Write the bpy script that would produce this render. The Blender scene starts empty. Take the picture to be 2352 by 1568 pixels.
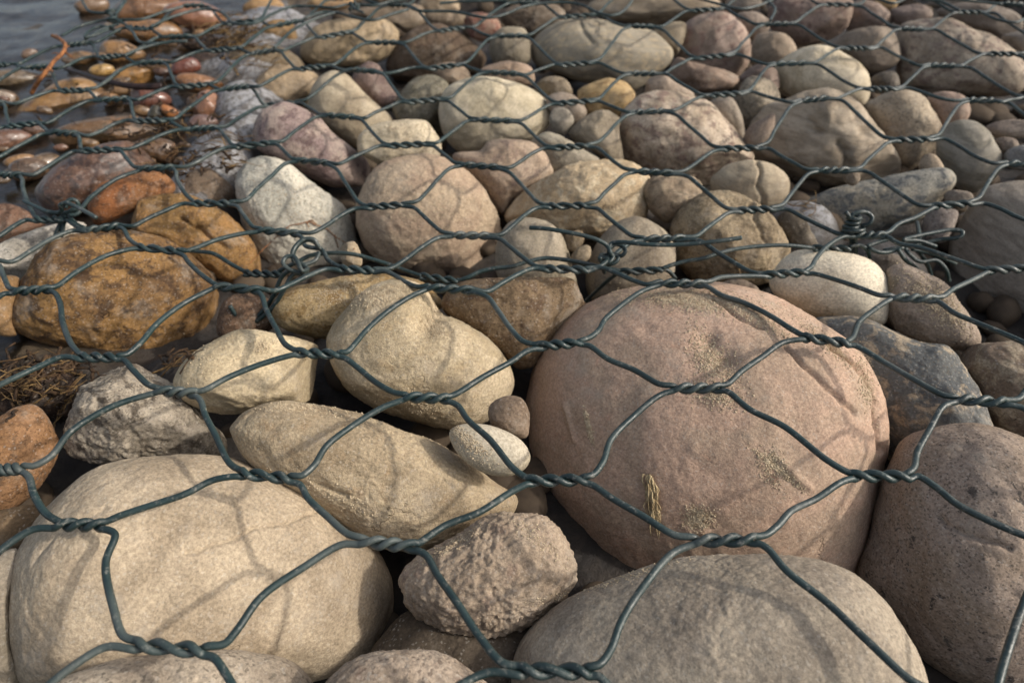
import bpy, math, random
import numpy as np
from mathutils import Vector
from mathutils.bvhtree import BVHTree
random.seed(7); np.random.seed(7)
SC = bpy.context.scene
COL = SC.collection
R = math.radians

# ---------------------------------------------------------------- camera
FPX = 1568.0                      # focal length in the 2352 px wide measuring frame
PITCH = R(43.4)
CAM_H = 0.329                     # metres above the rear wire sheet (z = 0)
cam_d = bpy.data.cameras.new('camera'); cam = bpy.data.objects.new('camera', cam_d); COL.objects.link(cam)
cam.location = (0, 0, CAM_H); cam.rotation_euler = (math.pi/2 - PITCH, 0, 0)
cam_d.sensor_width = 36; cam_d.lens = 36*FPX/2352; cam_d.clip_start = 0.01; cam_d.clip_end = 2000
cam_d.dof.use_dof = True; cam_d.dof.focus_distance = 0.41; cam_d.dof.aperture_fstop = 8.0
SC.camera = cam

# ---------------------------------------------------------------- light
SUN_EL = R(34); SUN_AZ = R(96)     # azimuth clockwise from +Y (away from the camera)
w = bpy.data.worlds.new('World'); SC.world = w; w.use_nodes = True
nt = w.node_tree; nt.nodes.clear()
sky = nt.nodes.new('ShaderNodeTexSky'); sky.sky_type = 'NISHITA'; sky.sun_disc = False
sky.sun_elevation = SUN_EL; sky.sun_rotation = SUN_AZ
sky.dust_density = 4.0; sky.air_density = 1.0; sky.ozone_density = 0.6
bg = nt.nodes.new('ShaderNodeBackground'); bg.inputs[1].default_value = 0.15
wo = nt.nodes.new('ShaderNodeOutputWorld')
hz = nt.nodes.new('ShaderNodeHueSaturation'); hz.inputs['Saturation'].default_value = 0.60   # thin haze greys the sky
nt.links.new(sky.outputs[0], hz.inputs['Color']); nt.links.new(hz.outputs[0], bg.inputs[0]); nt.links.new(bg.outputs[0], wo.inputs[0])
sd = bpy.data.lights.new('sun', 'SUN'); sd.energy = 2.0; sd.angle = R(1.7); sd.color = (1.0, 0.925, 0.83)
so = bpy.data.objects.new('sun', sd); COL.objects.link(so)
to_sun = Vector((math.sin(SUN_AZ)*math.cos(SUN_EL), math.cos(SUN_AZ)*math.cos(SUN_EL), math.sin(SUN_EL)))
so.rotation_euler = to_sun.to_track_quat('Z', 'Y').to_euler()
so.location = (2, 1, 2)
SC.view_settings.view_transform = 'Standard'; SC.view_settings.look = 'None'
SC.view_settings.exposure = 0.42; SC.view_settings.gamma = 1.0

# ---------------------------------------------------------------- pixel -> world
CP, SP = math.cos(PITCH), math.sin(PITCH)
RIGHT = np.array([1.0, 0, 0]); UP = np.array([0, SP, CP]); FWD = np.array([0, CP, -SP])
CAMP = np.array([0, 0, CAM_H])
def ray(u, v):                     # unnormalised: one unit along the optical axis
    return FWD + RIGHT*((u-1176)/FPX) - UP*((v-784)/FPX)
def at(u, v, z=0.0):
    d = ray(u, v); t = (z-CAM_H)/d[2]
    return CAMP + d*t

# ---------------------------------------------------------------- helpers
def lin(c):
    return tuple((x/255/12.92 if x/255 <= 0.04045 else ((x/255+0.055)/1.055)**2.4) for x in c)
def mesh_obj(name, verts, faces, mat, parent=None, smooth=True):
    me = bpy.data.meshes.new(name)
    verts = np.asarray(verts, dtype=np.float32)
    if isinstance(faces, np.ndarray):
        n, k = faces.shape
        me.vertices.add(len(verts)); me.vertices.foreach_set('co', verts.ravel())
        me.loops.add(n*k); me.loops.foreach_set('vertex_index', faces.astype(np.int32).ravel())
        me.polygons.add(n)
        me.polygons.foreach_set('loop_start', np.arange(0, n*k, k, dtype=np.int32))
        me.polygons.foreach_set('loop_total', np.full(n, k, dtype=np.int32))
        me.update(calc_edges=True)
    else:
        me.from_pydata([tuple(map(float, v)) for v in verts], [], [tuple(map(int, f)) for f in faces])
    me.polygons.foreach_set('use_smooth', np.full(len(me.polygons), smooth))
    me.materials.append(mat); me.update()
    o = bpy.data.objects.new(name, me); COL.objects.link(o)
    if parent: o.parent = parent
    return o
def tag(o, label=None, cat=None, group=None, kind=None):
    if label: o['label'] = label
    if cat: o['category'] = cat
    if group: o['group'] = group
    if kind: o['kind'] = kind
    return o
def hash3(i, j, k, s):
    h = (i.astype(np.int64)*374761393 + j.astype(np.int64)*668265263 + k.astype(np.int64)*2147483647 + s*974634777) & 0xffffffff
    h = ((h ^ (h >> 13)) * 1274126177) & 0xffffffff
    h = ((h ^ (h >> 16)) * 2246822519) & 0xffffffff
    return ((h ^ (h >> 15)) & 0xffffff)/float(0xffffff)*2-1
def vnoise(p, s=0):
    f = np.floor(p); t = p-f; t = t*t*t*(t*(t*6-15)+10); f = f.astype(np.int64)
    out = 0
    for a in (0, 1):
        wa = t[:, 0] if a else 1-t[:, 0]
        for b in (0, 1):
            wb = t[:, 1] if b else 1-t[:, 1]
            for c in (0, 1):
                wc = t[:, 2] if c else 1-t[:, 2]
                out = out + wa*wb*wc*hash3(f[:, 0]+a, f[:, 1]+b, f[:, 2]+c, s)
    return out
def fbm(p, s=0, octv=3, gain=0.5):
    o = 0; a = 1; q = p.copy()
    for i in range(octv):
        o = o + a*vnoise(q, s+i*17); a *= gain; q = q*2.03+11.3
    return o

# ---------------------------------------------------------------- materials
ALB = 0.90
class NT:
    def __init__(s, mat):
        s.t = mat.node_tree; s.t.nodes.clear()
    def n(s, kind, **kw):
        nd = s.t.nodes.new('ShaderNode'+kind)
        for k, v in kw.items():
            if k.startswith('i_'):
                key = k[2:]; key = int(key) if key.isdigit() else key
                nd.inputs[key].default_value = v
            else: setattr(nd, k, v)
        return nd
    def l(s, a, b): s.t.links.new(a, b)
    def ramp(s, src, lo, hi, a=0.0, b=1.0):
        m = s.n('MapRange', interpolation_type='SMOOTHSTEP'); m.inputs[1].default_value = lo; m.inputs[2].default_value = hi
        m.inputs[3].default_value = a; m.inputs[4].default_value = b; s.l(src, m.inputs[0]); return m.outputs[0]
    def mix(s, fac, a, b, mode='MIX'):
        m = s.n('MixRGB', blend_type=mode)
        for k, x in ((0, fac), (1, a), (2, b)):
            if isinstance(x, (float, int)): m.inputs[k].default_value = x
            elif isinstance(x, tuple): m.inputs[k].default_value = (*x, 1)
            else: s.l(x, m.inputs[k])
        return m.outputs[0]
    def noise(s, vec, scale, detail=4, rough=0.55, dist=0.0):
        n = s.n('TexNoise'); n.inputs['Scale'].default_value = scale; n.inputs['Detail'].default_value = detail
        n.inputs['Roughness'].default_value = rough; n.inputs['Distortion'].default_value = dist
        s.l(vec, n.inputs['Vector']); return n.outputs['Fac']
def new_mat(name):
    m = bpy.data.materials.new(name); m.use_nodes = True; return m
def stone_mat(c1, c2, c3, kind, seed, wet=False):
    rnd = random.Random(seed)
    m = new_mat('stone_surface'); g = NT(m)
    tc = g.n('TexCoord'); mp = g.n('Mapping'); g.l(tc.outputs['Object'], mp.inputs['Vector'])
    mp.inputs['Location'].default_value = (rnd.uniform(0, 9), rnd.uniform(0, 9), rnd.uniform(0, 9))
    mp.inputs['Rotation'].default_value = (rnd.uniform(-.6, .6), rnd.uniform(-.6, .6), rnd.uniform(-.9, .9))
    st = {'band': (1, 1, 5), 'streak': (1, 4.5, 2)}.get(kind, (1, 1, 1.25))
    mp.inputs['Scale'].default_value = st
    P = mp.outputs['Vector']; O = tc.outputs['Object']
    c1, c2, c3 = [tuple(x*ALB for x in lin(c)) for c in (c1, c2, c3)]
    big = g.noise(P, 22, 4, 0.55, 0.6)
    col = g.mix(g.ramp(big, 0.38, 0.64), c1, c2)
    md = g.noise(P, 90 if kind == 'spot' else 70, 5, 0.65, 0.3)
    s3 = {'mottle': (0.50, 0.60), 'speck': (0.56, 0.66), 'plain': (0.60, 0.80), 'rough': (0.52, 0.72), 'band': (0.52, 0.68), 'streak': (0.5, 0.62), 'spot': (0.60, 0.66)}[kind]
    col = g.mix(g.ramp(md, s3[0], s3[1], 0, 0.85 if kind in ('mottle', 'streak', 'spot') else 0.55), col, c3)
    fine = g.noise(P, 520, 4, 0.7)
    col = g.mix(g.ramp(fine, 0.3, 0.7, 0.0, 1.0), g.mix(1.0, col, (0.72, 0.71, 0.70), 'MULTIPLY'), g.mix(1.0, col, (1.22, 1.22, 1.21), 'MULTIPLY'))
    # mineral grains
    vo = g.n('TexVoronoi'); vo.inputs['Scale'].default_value = 900 if kind != 'speck' else 600; g.l(P, vo.inputs['Vector'])
    sp = g.n('Separate' + 'Color'); g.l(vo.outputs['Color'], sp.inputs[0])
    grain = g.ramp(sp.outputs[0], 0.86, 0.92, 0, 0.5 if kind in ('speck', 'mottle', 'spot') else 0.2)
    col = g.mix(grain, col, tuple(x*0.38 for x in c3))
    col = g.mix(g.ramp(sp.outputs[1], 0.93, 0.96, 0, 0.2), col, (0.55, 0.52, 0.46))
    # thin veins / hairline cracks
    vn = g.noise(P, 13, 4, 0.6, 0.15)
    ab = g.n('Math', operation='ABSOLUTE'); sb = g.n('Math', operation='SUBTRACT'); sb.inputs[1].default_value = 0.5
    g.l(vn, sb.inputs[0]); g.l(sb.outputs[0], ab.inputs[0])
    vein = g.ramp(ab.outputs[0], 0.0, 0.0045, 1.0, 0.0)
    vm = g.n('Math', operation='MULTIPLY'); g.l(vein, vm.inputs[0]); g.l(g.ramp(g.noise(O, 9, 2), 0.55, 0.72), vm.inputs[1])
    col = g.mix(vm.outputs[0], col, g.mix(1.0, col, (0.45, 0.42, 0.38), 'MULTIPLY'))
    # dried silt film
    if not wet:
        silt = g.ramp(g.noise(O, 34, 6, 0.72), 0.52, 0.74, 0, 0.5)
        col = g.mix(silt, col, (0.38, 0.33, 0.265))
    p = g.n('BsdfPrincipled'); g.l(col, p.inputs['Base Color'])
    p.inputs['Roughness'].default_value = 0.34 if wet else 0.82
    p.inputs['Specular IOR Level'].default_value = 0.6 if wet else 0.25
    if wet: p.inputs['Coat Weight'].default_value = 0.22; p.inputs['Coat Roughness'].default_value = 0.08
    # bump
    bl = {'rough': 1.6, 'speck': 1.0, 'mottle': 0.9, 'spot': 0.7, 'plain': 0.8, 'band': 0.8, 'streak': 0.9}[kind]*(0.5 if wet else 1)
    b1 = g.n('Bump'); b1.inputs['Strength'].default_value = 0.9; b1.inputs['Distance'].default_value = 0.0011*bl
    g.l(g.noise(P, 210, 5, 0.68), b1.inputs['Height'])
    b2 = g.n('Bump'); b2.inputs['Strength'].default_value = 0.8; b2.inputs['Distance'].default_value = 0.00045*bl
    g.l(g.noise(O, 900, 3, 0.7), b2.inputs['Height']); g.l(b1.outputs[0], b2.inputs['Normal'])
    b3 = g.n('Bump', invert=True); b3.inputs['Strength'].default_value = 0.8; b3.inputs['Distance'].default_value = 0.0008
    g.l(vm.outputs[0], b3.inputs['Height']); g.l(b2.outputs[0], b3.inputs['Normal'])
    g.l(b3.outputs[0], p.inputs['Normal'])
    out = g.n('OutputMaterial'); g.l(p.outputs[0], out.inputs[0])
    return m
def simple_mat(name, c1, c2, scale, rough, bumpd=0.0, spec=0.3, lo=0.4, hi=0.65):
    m = new_mat(name); g = NT(m); tc = g.n('TexCoord'); O = tc.outputs['Object']
    nz = g.noise(O, scale, 5, 0.65)
    col = g.mix(g.ramp(nz, lo, hi), tuple(lin(c1)), tuple(lin(c2)))
    p = g.n('BsdfPrincipled'); g.l(col, p.inputs['Base Color']); p.inputs['Roughness'].default_value = rough
    p.inputs['Specular IOR Level'].default_value = spec
    if bumpd:
        b = g.n('Bump'); b.inputs['Distance'].default_value = bumpd; g.l(g.noise(O, scale*3, 4, 0.6), b.inputs['Height']); g.l(b.outputs[0], p.inputs['Normal'])
    o = g.n('OutputMaterial'); g.l(p.outputs[0], o.inputs[0]); return m
def wire_mat():
    m = new_mat('green_pvc_coating'); g = NT(m); tc = g.n('TexCoord'); O = tc.outputs['Object']
    c = g.mix(g.ramp(g.noise(O, 30, 3), 0.35, 0.65), (0.008, 0.020, 0.020), (0.014, 0.032, 0.031))
    c = g.mix(g.ramp(g.noise(O, 260, 5, 0.7), 0.54, 0.70, 0, 0.6), c, (0.22, 0.21, 0.18))
    c = g.mix(g.ramp(g.noise(O, 14, 3, 0.6), 0.50, 0.70, 0, 0.45), c, (0.10, 0.11, 0.10))
    p = g.n('BsdfPrincipled'); g.l(c, p.inputs['Base Color'])
    g.l(g.ramp(g.noise(O, 120, 4), 0.3, 0.7, 0.36, 0.6), p.inputs['Roughness']); p.inputs['Specular IOR Level'].default_value = 0.5
    b = g.n('Bump'); b.inputs['Distance'].default_value = 0.0003; g.l(g.noise(O, 500, 3, 0.6), b.inputs['Height']); g.l(b.outputs[0], p.inputs['Normal'])
    o = g.n('OutputMaterial'); g.l(p.outputs[0], o.inputs[0]); return m
M_WIRE = wire_mat()
M_SAND = simple_mat('dried_sand', (196, 180, 152), (160, 142, 116), 300, 0.95, 0.0003)
M_SOIL = simple_mat('dark_wet_soil', (34, 28, 22), (58, 48, 36), 60, 0.9, 0.002)
M_SILT = simple_mat('grey_silt', (112, 108, 104), (74, 66, 58), 45, 0.5, 0.002)
M_STRAW = simple_mat('dry_straw', (124, 100, 64), (74, 54, 34), 120, 0.85)
M_PALE = simple_mat('pale_dry_grass', (184, 166, 130), (140, 120, 88), 160, 0.9)
M_ROOT = simple_mat('orange_root', (148, 98, 58), (92, 58, 34), 160, 0.7, 0.0006)
M_BARK = simple_mat('dark_wet_bark', (52, 38, 34), (34, 26, 26), 120, 0.4, 0.0006)

# ---------------------------------------------------------------- stone builder
_cube = {}
def cube_sphere(N):
    if N in _cube: return _cube[N]
    lin_ = np.tan(np.linspace(-math.pi/4, math.pi/4, N+1))
    idx = {}; V = []; F = []
    a, b = np.meshgrid(lin_, lin_, indexing='ij')
    base = 0; one = np.ones_like(a)
    faces_def = [(one, a, b), (-one, b, a), (b, one, a), (a, -one, b), (a, b, one), (b, a, -one)]
    for X, Y, Z in faces_def:
        V.append(np.stack([X, Y, Z], -1).reshape(-1, 3))
        i, j = np.meshgrid(np.arange(N), np.arange(N), indexing='ij')
        q = np.stack([i*(N+1)+j, (i+1)*(N+1)+j, (i+1)*(N+1)+j+1, i*(N+1)+j+1], -1).reshape(-1, 4)
        F.append(q+base); base += (N+1)**2
    V = np.concatenate(V); F = np.concatenate(F)
    key = np.round(V*1e5).astype(np.int64)
    uq, first, inv = np.unique(key, axis=0, return_index=True, return_inverse=True)
    V = V[first]; F = inv.reshape(-1)[F]
    V = V/np.linalg.norm(V, axis=1)[:, None]
    _cube[N] = (V, F); return _cube[N]
def closed_curve(pts, n=360):
    pts = np.asarray(pts, float); m = len(pts); out = []
    for i in range(m):
        p0, p1, p2, p3 = pts[i-1], pts[i], pts[(i+1) % m], pts[(i+2) % m]
        for t in np.linspace(0, 1, 14, endpoint=False):
            out.append(0.5*((2*p1)+(-p0+p2)*t+(2*p0-5*p1+4*p2-p3)*t*t+(-p0+3*p1-3*p2+p3)*t**3))
    return np.array(out)
def mesh_z(v):                     # height of the wire sheet seen at image row v
    t = min(1, max(0, (v-590)/170.0)); t = t*t*(3-2*t)
    return 0.022*t
STONES = []; GROUP = 'river cobbles under the wire mesh'; WETG = 'wet stones at the edge of the water'
def stone(name, label, col, kind, gap, pts, c2=None, c3=None, depth=0.85, box=2.2, low=0.05, rough=0.012, facets=None, wet=False, cat='stone', group=None, dent=None, cracks=None, kk=None):
    seed = len(STONES)*13+5; rnd = random.Random(seed)
    poly = closed_curve(pts)
    # area centroid
    x, y = poly[:, 0], poly[:, 1]; x1, y1 = np.roll(x, -1), np.roll(y, -1); cr = x*y1-x1*y; A = cr.sum()/2
    cu, cv = ((x+x1)*cr).sum()/(6*A), ((y+y1)*cr).sum()/(6*A)
    d0 = ray(cu, cv); W = d0/np.linalg.norm(d0)          # view direction
    rr = np.cross(W, np.array([0, 0, 1.0])); rr /= np.linalg.norm(rr); uu = np.cross(rr, W)
    P2 = []
    for a, b in poly:
        d = ray(a, b); d = d/np.dot(d, W); P2.append((np.dot(d, rr), np.dot(d, uu)))
    P2 = np.array(P2)
    th = np.arctan2(P2[:, 1], P2[:, 0]); ra = np.hypot(P2[:, 0], P2[:, 1])
    o = np.argsort(th); th, ra = th[o], ra[o]
    grid = np.linspace(-math.pi, math.pi, 361)
    rg = np.interp(grid, np.concatenate([th-2*math.pi, th, th+2*math.pi]), np.tile(ra, 3))
    C = np.cov((P2).T); ev, evec = np.linalg.eigh(C)
    ax = np.sqrt(2*ev)                                   # semi-axes
    size = math.sqrt(ax[0]*ax[1])
    N = int(min(150, max(20, size*FPX/2.2)))
    n, F = cube_sphere(N)
    rho = np.hypot(n[:, 0], n[:, 1]); t = np.arctan2(n[:, 1], n[:, 0])
    s = 1/((rho**box+np.abs(n[:, 2])**box)**(1/box))
    rho2 = rho*s; z2 = n[:, 2]*s
    ct = np.stack([np.cos(t), np.sin(t)], -1)@evec
    rell = 1/np.sqrt((ct[:, 0]/ax[0])**2+(ct[:, 1]/ax[1])**2)
    Rt = np.interp(t, grid, rg)
    k = np.clip(rho, 0, 1)**1.5; k = k*k*(3-2*k)
    Re = rell*(1-k)+Rt*k
    D = depth*(0.65*ax[0]+0.35*size)
    P = np.stack([n[:, 0]/np.maximum(rho, 1e-9)*rho2*Re, n[:, 1]/np.maximum(rho, 1e-9)*rho2*Re, z2*D], -1)
    if facets is None: facets = rnd.choice([0, 1, 1, 2]) if (cv < 640 and size*FPX > 22) else 0
    # facets on the side that shows
    for f in range(facets):
        m = np.array([rnd.gauss(0, 1)*.8, rnd.gauss(0, 1)*.8, rnd.uniform(.3, 1.2)]); m /= np.linalg.norm(m)
        sup = (P@m).max(); dd = sup*rnd.uniform(.72, .86); e = P@m-dd
        P = P-np.outer(np.where(e > 0, e*0.88, 0), m)
    q = n*1.0
    sc = size
    wn = (1-0.55*rho**4)
    dsp = low*sc*fbm(q*1.6+seed, seed, 3)*wn + rough*sc*fbm(q*9+seed, seed+3, 3, .6) + rough*.5*sc*fbm(q*26+seed, seed+9, 2)
    if dent:
        for (du, dv, dr, da) in dent:                     # hollows, given in the measuring frame
            dd = ray(du, dv); dd = dd/np.dot(dd, W); ex, ey = np.dot(dd, rr), np.dot(dd, uu); er = dr/FPX
            g2 = np.exp(-(((P[:, 0]-ex)**2+(P[:, 1]-ey)**2)/er**2))*(n[:, 2] > -0.2)
            dsp = dsp - da*sc*g2
    if cracks:                                            # grooves following polylines, in the measuring frame
        for (cw, cd, cpts) in cracks:
            q2 = []
            for (a_, b_) in cpts:
                dd = ray(a_, b_); dd = dd/np.dot(dd, W); q2.append((np.dot(dd, rr), np.dot(dd, uu)))
            q2 = np.array(q2); best = np.full(len(P), 9.0)
            wob = vnoise(P*(FPX/14.0), seed+31)*3.0/FPX
            px_, py_ = P[:, 0]+wob, P[:, 1]+vnoise(P*(FPX/14.0), seed+37)*3.0/FPX
            for s_ in range(len(q2)-1):
                A_, B_ = q2[s_], q2[s_+1]; AB = B_-A_; L2 = (AB**2).sum()
                tq = np.clip(((px_-A_[0])*AB[0]+(py_-A_[1])*AB[1])/L2, 0, 1)
                best = np.minimum(best, np.hypot(px_-A_[0]-tq*AB[0], py_-A_[1]-tq*AB[1]))
            dsp = dsp-1.9*cd/FPX*np.exp(-(best/(1.15*cw/FPX))**2)*(n[:, 2] > -0.1)
    nn = np.stack([n[:, 0]/size, n[:, 1]/size, n[:, 2]/max(D, 1e-6)], -1); nn /= np.linalg.norm(nn, axis=1)[:, None]
    P = P+nn*dsp[:, None]
    shrink = math.sqrt(max(.6, 1-(D)**2)); P[:, :2] *= shrink
    world = P[:, 0:1]*rr+P[:, 1:2]*uu-P[:, 2:3]*W
    kz = world[:, 2].max()
    ztop = mesh_z(min(cv, 1200))-0.003-gap
    tt = (CAM_H-ztop)/(-W[2]-kz)
    world *= tt; cen = CAMP+W*tt
    ds = lambda q, k: tuple(x*(1-k)+(0.3*q[0]+0.55*q[1]+0.15*q[2])*m_*k for x, m_ in zip(q, (1.05, 1.0, 0.905)))
    c2 = c2 or tuple(c*k_ for c, k_ in zip(col, (.84, .82+rnd.uniform(-.01, .015), .79+rnd.uniform(-.03, .03))))
    c3 = c3 or tuple(c*.66 for c in col)
    kk = kk if kk is not None else 0.22 if (wet or col[0]-col[2] > 75) else 0.45
    if cv < 480 and not wet: col, c2, c3 = [tuple(min(x*1.07, 235) for x in q_) for q_ in (col, c2, c3)]
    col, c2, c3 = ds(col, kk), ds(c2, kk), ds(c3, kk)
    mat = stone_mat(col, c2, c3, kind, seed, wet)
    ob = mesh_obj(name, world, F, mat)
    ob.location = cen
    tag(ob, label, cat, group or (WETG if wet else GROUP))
    STONES.append((ob, world+cen, F)); return ob
# ---------------------------------------------------------------- the stones, outlines measured off the place
B, C, Pb = 'boulder', 'cobble', 'pebble'
stone(B, 'large smooth tan boulder filling the lower left, biggest pale stone there', (190,166,134), 'plain', .004, [(105,1170),(200,1090),(300,1055),(430,1045),(530,1055),(620,1090),(700,1130),(790,1195),(860,1260),(895,1330),(900,1400),(880,1460),(840,1520),(770,1550),(560,1600),(350,1620),(150,1610),(50,1568),(20,1480),(15,1400),(25,1310),(55,1240)], c3=(172,140,98), low=.03, rough=.004, depth=.8, cracks=[(3,3,[(430,1279),(530,1250),(570,1224),(645,1214),(720,1179)]),(5,2,[(110,1290),(150,1240),(260,1190)])])
stone(B, 'pinkish grey stone cut off by the bottom edge below the large tan boulder', (174,156,134), 'speck', .02, [(90,1585),(200,1535),(300,1508),(450,1497),(550,1497),(645,1509),(700,1544),(720,1590),(700,1680),(500,1740),(250,1720),(100,1660)], rough=.006)
stone(B, 'red speckled grey stone cut off by the bottom edge left of centre', (172,150,130), 'speck', .028, [(735,1585),(780,1534),(840,1499),(925,1491),(1015,1499),(1075,1534),(1130,1580),(1150,1650),(1050,1720),(850,1720),(740,1650)], c3=(140,100,82), rough=.014)
stone(C, 'rough pinkish oval stone between the tan boulder and the big grey one', (184,158,132), 'rough', .038, [(925,1324),(960,1279),(1025,1244),(1065,1222),(1115,1184),(1176,1177),(1246,1184),(1286,1219),(1311,1264),(1321,1309),(1306,1359),(1266,1399),(1206,1439),(1150,1465),(1100,1469),(1025,1454),(950,1409),(925,1359)], rough=.03, low=.05, c3=(150,112,96))
stone(B, 'big round grey brown boulder at the bottom right of centre', (172,155,132), 'plain', .006, [(1183,1600),(1184,1504),(1226,1434),(1301,1374),(1391,1334),(1476,1305),(1576,1281),(1676,1275),(1776,1276),(1876,1286),(1951,1314),(2001,1349),(2046,1404),(2091,1479),(2126,1568),(2130,1660),(1950,1760),(1700,1800),(1400,1780),(1220,1700)], rough=.006, low=.02, c2=(146,130,112), c3=(132,116,100))
stone(B, 'largest boulder, pink with sand patches and cracks, right of centre', (192,156,132), 'plain', .002, [(1213,944),(1221,884),(1240,820),(1300,735),(1376,690),(1438,667),(1520,652),(1600,648),(1690,655),(1770,680),(1850,722),(1930,775),(1980,820),(2015,880),(2035,950),(2037,1030),(2022,1100),(2005,1200),(1975,1290),(1900,1390),(1750,1430),(1550,1400),(1376,1334),(1301,1209),(1236,1084)], c2=(176,148,124), c3=(202,136,104), kk=.25, rough=.0035, low=.025, dent=[(1660,855,22,.03),(1630,815,18,.03),(1985,960,12,.03),(1965,880,14,.03)], cracks=[(4,5,[(1783,826),(1821,874),(1876,924),(1916,959)]),(7,9,[(1880,815),(1956,874),(1981,914),(1981,974),(1996,1030)]),(3,4,[(1640,720),(1700,770),(1740,790)]),(4,-3,[(1335,940),(1345,975),(1358,1012)]),(6,-2.5,[(1760,1052),(1790,1078),(1825,1108)]),(9,-3,[(1592,1190),(1618,1192)])])
stone(B, 'large pinkish grey boulder with black specks at the lower right edge', (158,134,118), 'spot', .018, [(1971,1320),(1990,1240),(2015,1150),(2045,1060),(2076,1009),(2126,984),(2186,974),(2251,974),(2352,1004),(2430,1060),(2470,1200),(2470,1400),(2400,1540),(2300,1600),(2190,1560),(2110,1500),(2060,1420),(2000,1370)], c2=(148,122,100), c3=(62,58,58), rough=.006, cracks=[(4,4,[(2166,1194),(2186,1215),(2236,1239),(2306,1259)])])
stone(C, 'dark blue black mottled stone behind the right shoulder of the pink boulder', (108,112,112), 'mottle', .03, [(1870,735),(1926,728),(1976,730),(2014,742),(2060,765),(2110,785),(2175,793),(2216,839),(2251,899),(2276,959),(2285,1000),(2230,1060),(2100,1080),(2030,1040),(1990,960),(1930,860),(1880,790)], c2=(80,88,96), c3=(176,152,120), rough=.008)
stone(C, 'brown stone cut off by the right edge beside the dark blue mottled one', (134,108,88), 'mottle', .034, [(2196,804),(2226,792),(2300,783),(2352,780),(2430,800),(2450,900),(2400,990),(2320,1000),(2270,960),(2240,890),(2205,830)], c3=(160,140,112), facets=2)
stone(C, 'glossy creamy white oval stone behind the pink boulder', (234,220,192), 'plain', .012, [(1766,650),(1779,617),(1801,592),(1834,575),(1889,573),(1939,580),(1976,587),(2009,604),(2034,632),(2046,662),(2048,692),(2041,724),(2027,745),(1980,745),(1900,735),(1850,720),(1790,690)], c2=(212,192,160), c3=(182,148,106), rough=.004, low=.02)
stone(C, 'grey brown stone with sand crumbs right of the creamy white oval', (172,148,130), 'rough', .022, [(2035,630),(2041,617),(2064,607),(2094,612),(2139,632),(2176,654),(2201,692),(2226,724),(2246,754),(2254,784),(2240,805),(2170,800),(2110,785),(2050,750),(2035,690)], rough=.012)
stone(Pb, 'small yellowish pebble leaning against the right side of the creamy white oval', (164,142,112), 'plain', .018, [(2040,642),(2060,633),(2078,640),(2080,655),(2075,690),(2060,697),(2045,690)])
stone(B, 'large dark grey boulder cut off by the right edge near mid height', (176,160,144), 'band', .006, [(2180,570),(2204,517),(2239,454),(2264,430),(2352,415),(2450,430),(2520,520),(2520,680),(2450,770),(2352,762),(2280,720),(2214,675),(2189,630)], rough=.005, low=.02)
stone(C, 'long blue grey granite stone under the wire knot at right', (146,144,134), 'mottle', .014, [(1839,480),(1864,455),(1902,437),(1952,424),(2014,412),(2052,402),(2102,392),(2164,385),(2192,400),(2190,425),(2164,455),(2139,487),(2102,510),(2039,525),(1989,545),(1930,558),(1896,560),(1870,545),(1850,510)], c2=(156,144,122), c3=(88,96,102), rough=.012)
stone(Pb, 'mauve grey pebble below the twist at the right, left of the dark edge boulder', (142,126,120), 'speck', .03, [(2125,495),(2150,475),(2195,482),(2200,500),(2190,525),(2165,560),(2130,550),(2120,520)])
stone(Pb, 'small flat brown pebble at the right end of the long granite stone', (128,112,98), 'plain', .022, [(2167,450),(2178,438),(2200,436),(2230,443),(2235,460),(2210,470),(2175,465)])
stone(Pb, 'tiny brown pebble between the long granite stone and the big grey brown cobble', (136,118,98), 'plain', .012, [(1938,402),(1950,394),(1972,397),(1975,415),(1960,427),(1942,420)])
stone(C, 'olive brown round cobble behind the pink boulder, left of the white oval', (166,142,104), 'mottle', .016, [(1540,530),(1553,492),(1581,462),(1613,444),(1651,438),(1688,442),(1726,459),(1764,490),(1790,520),(1812,555),(1818,585),(1800,615),(1760,650),(1680,668),(1610,655),(1560,610),(1545,570)], c2=(146,122,88), c3=(118,96,66), cracks=[(4,4,[(1725,470),(1740,520),(1760,560)])])
stone(C, 'smooth grey tan cobble under the free wire ends at centre right', (164,148,122), 'plain', .022, [(1346,640),(1358,587),(1381,542),(1413,510),(1451,497),(1476,499),(1508,514),(1533,534),(1548,562),(1551,592),(1546,630),(1520,665),(1470,690),(1400,702),(1360,690)], rough=.004)
stone(C, 'grey tan egg shaped cobble at the centre, below the yellow stone', (168,152,128), 'plain', .020, [(1138,590),(1140,565),(1155,530),(1176,508),(1205,500),(1240,503),(1275,520),(1296,547),(1306,582),(1315,617),(1325,650),(1310,690),(1230,700),(1170,670),(1142,630)], rough=.005)
stone(Pb, 'small rough brown pebble wedged right of the egg shaped cobble', (162,136,104), 'rough', .032, [(1297,545),(1318,530),(1338,532),(1341,555),(1325,573),(1305,580)])
stone(Pb, 'tiny oval pebble left of the free wire knot at centre right', (162,140,108), 'plain', .034, [(1311,590),(1326,570),(1346,562),(1357,570),(1355,592),(1338,604),(1318,602)])
stone(C, 'broad yellow ochre angular stone above the egg shaped cobble', (186,156,114), 'mottle', .014, [(1160,500),(1190,450),(1250,410),(1310,380),(1370,365),(1430,368),(1470,385),(1495,415),(1490,450),(1485,500),(1455,530),(1380,550),(1280,545),(1200,530)], c2=(184,148,100), c3=(196,176,140), facets=3, rough=.014)
stone(C, 'knobby brown stone between the ochre stone and the olive brown cobble', (170,144,112), 'streak', .018, [(1476,440),(1486,419),(1501,404),(1531,397),(1553,395),(1580,402),(1600,412),(1613,430),(1600,470),(1565,500),(1530,510),(1495,485)], facets=2, rough=.02, dent=[(1545,425,14,.12)])
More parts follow.
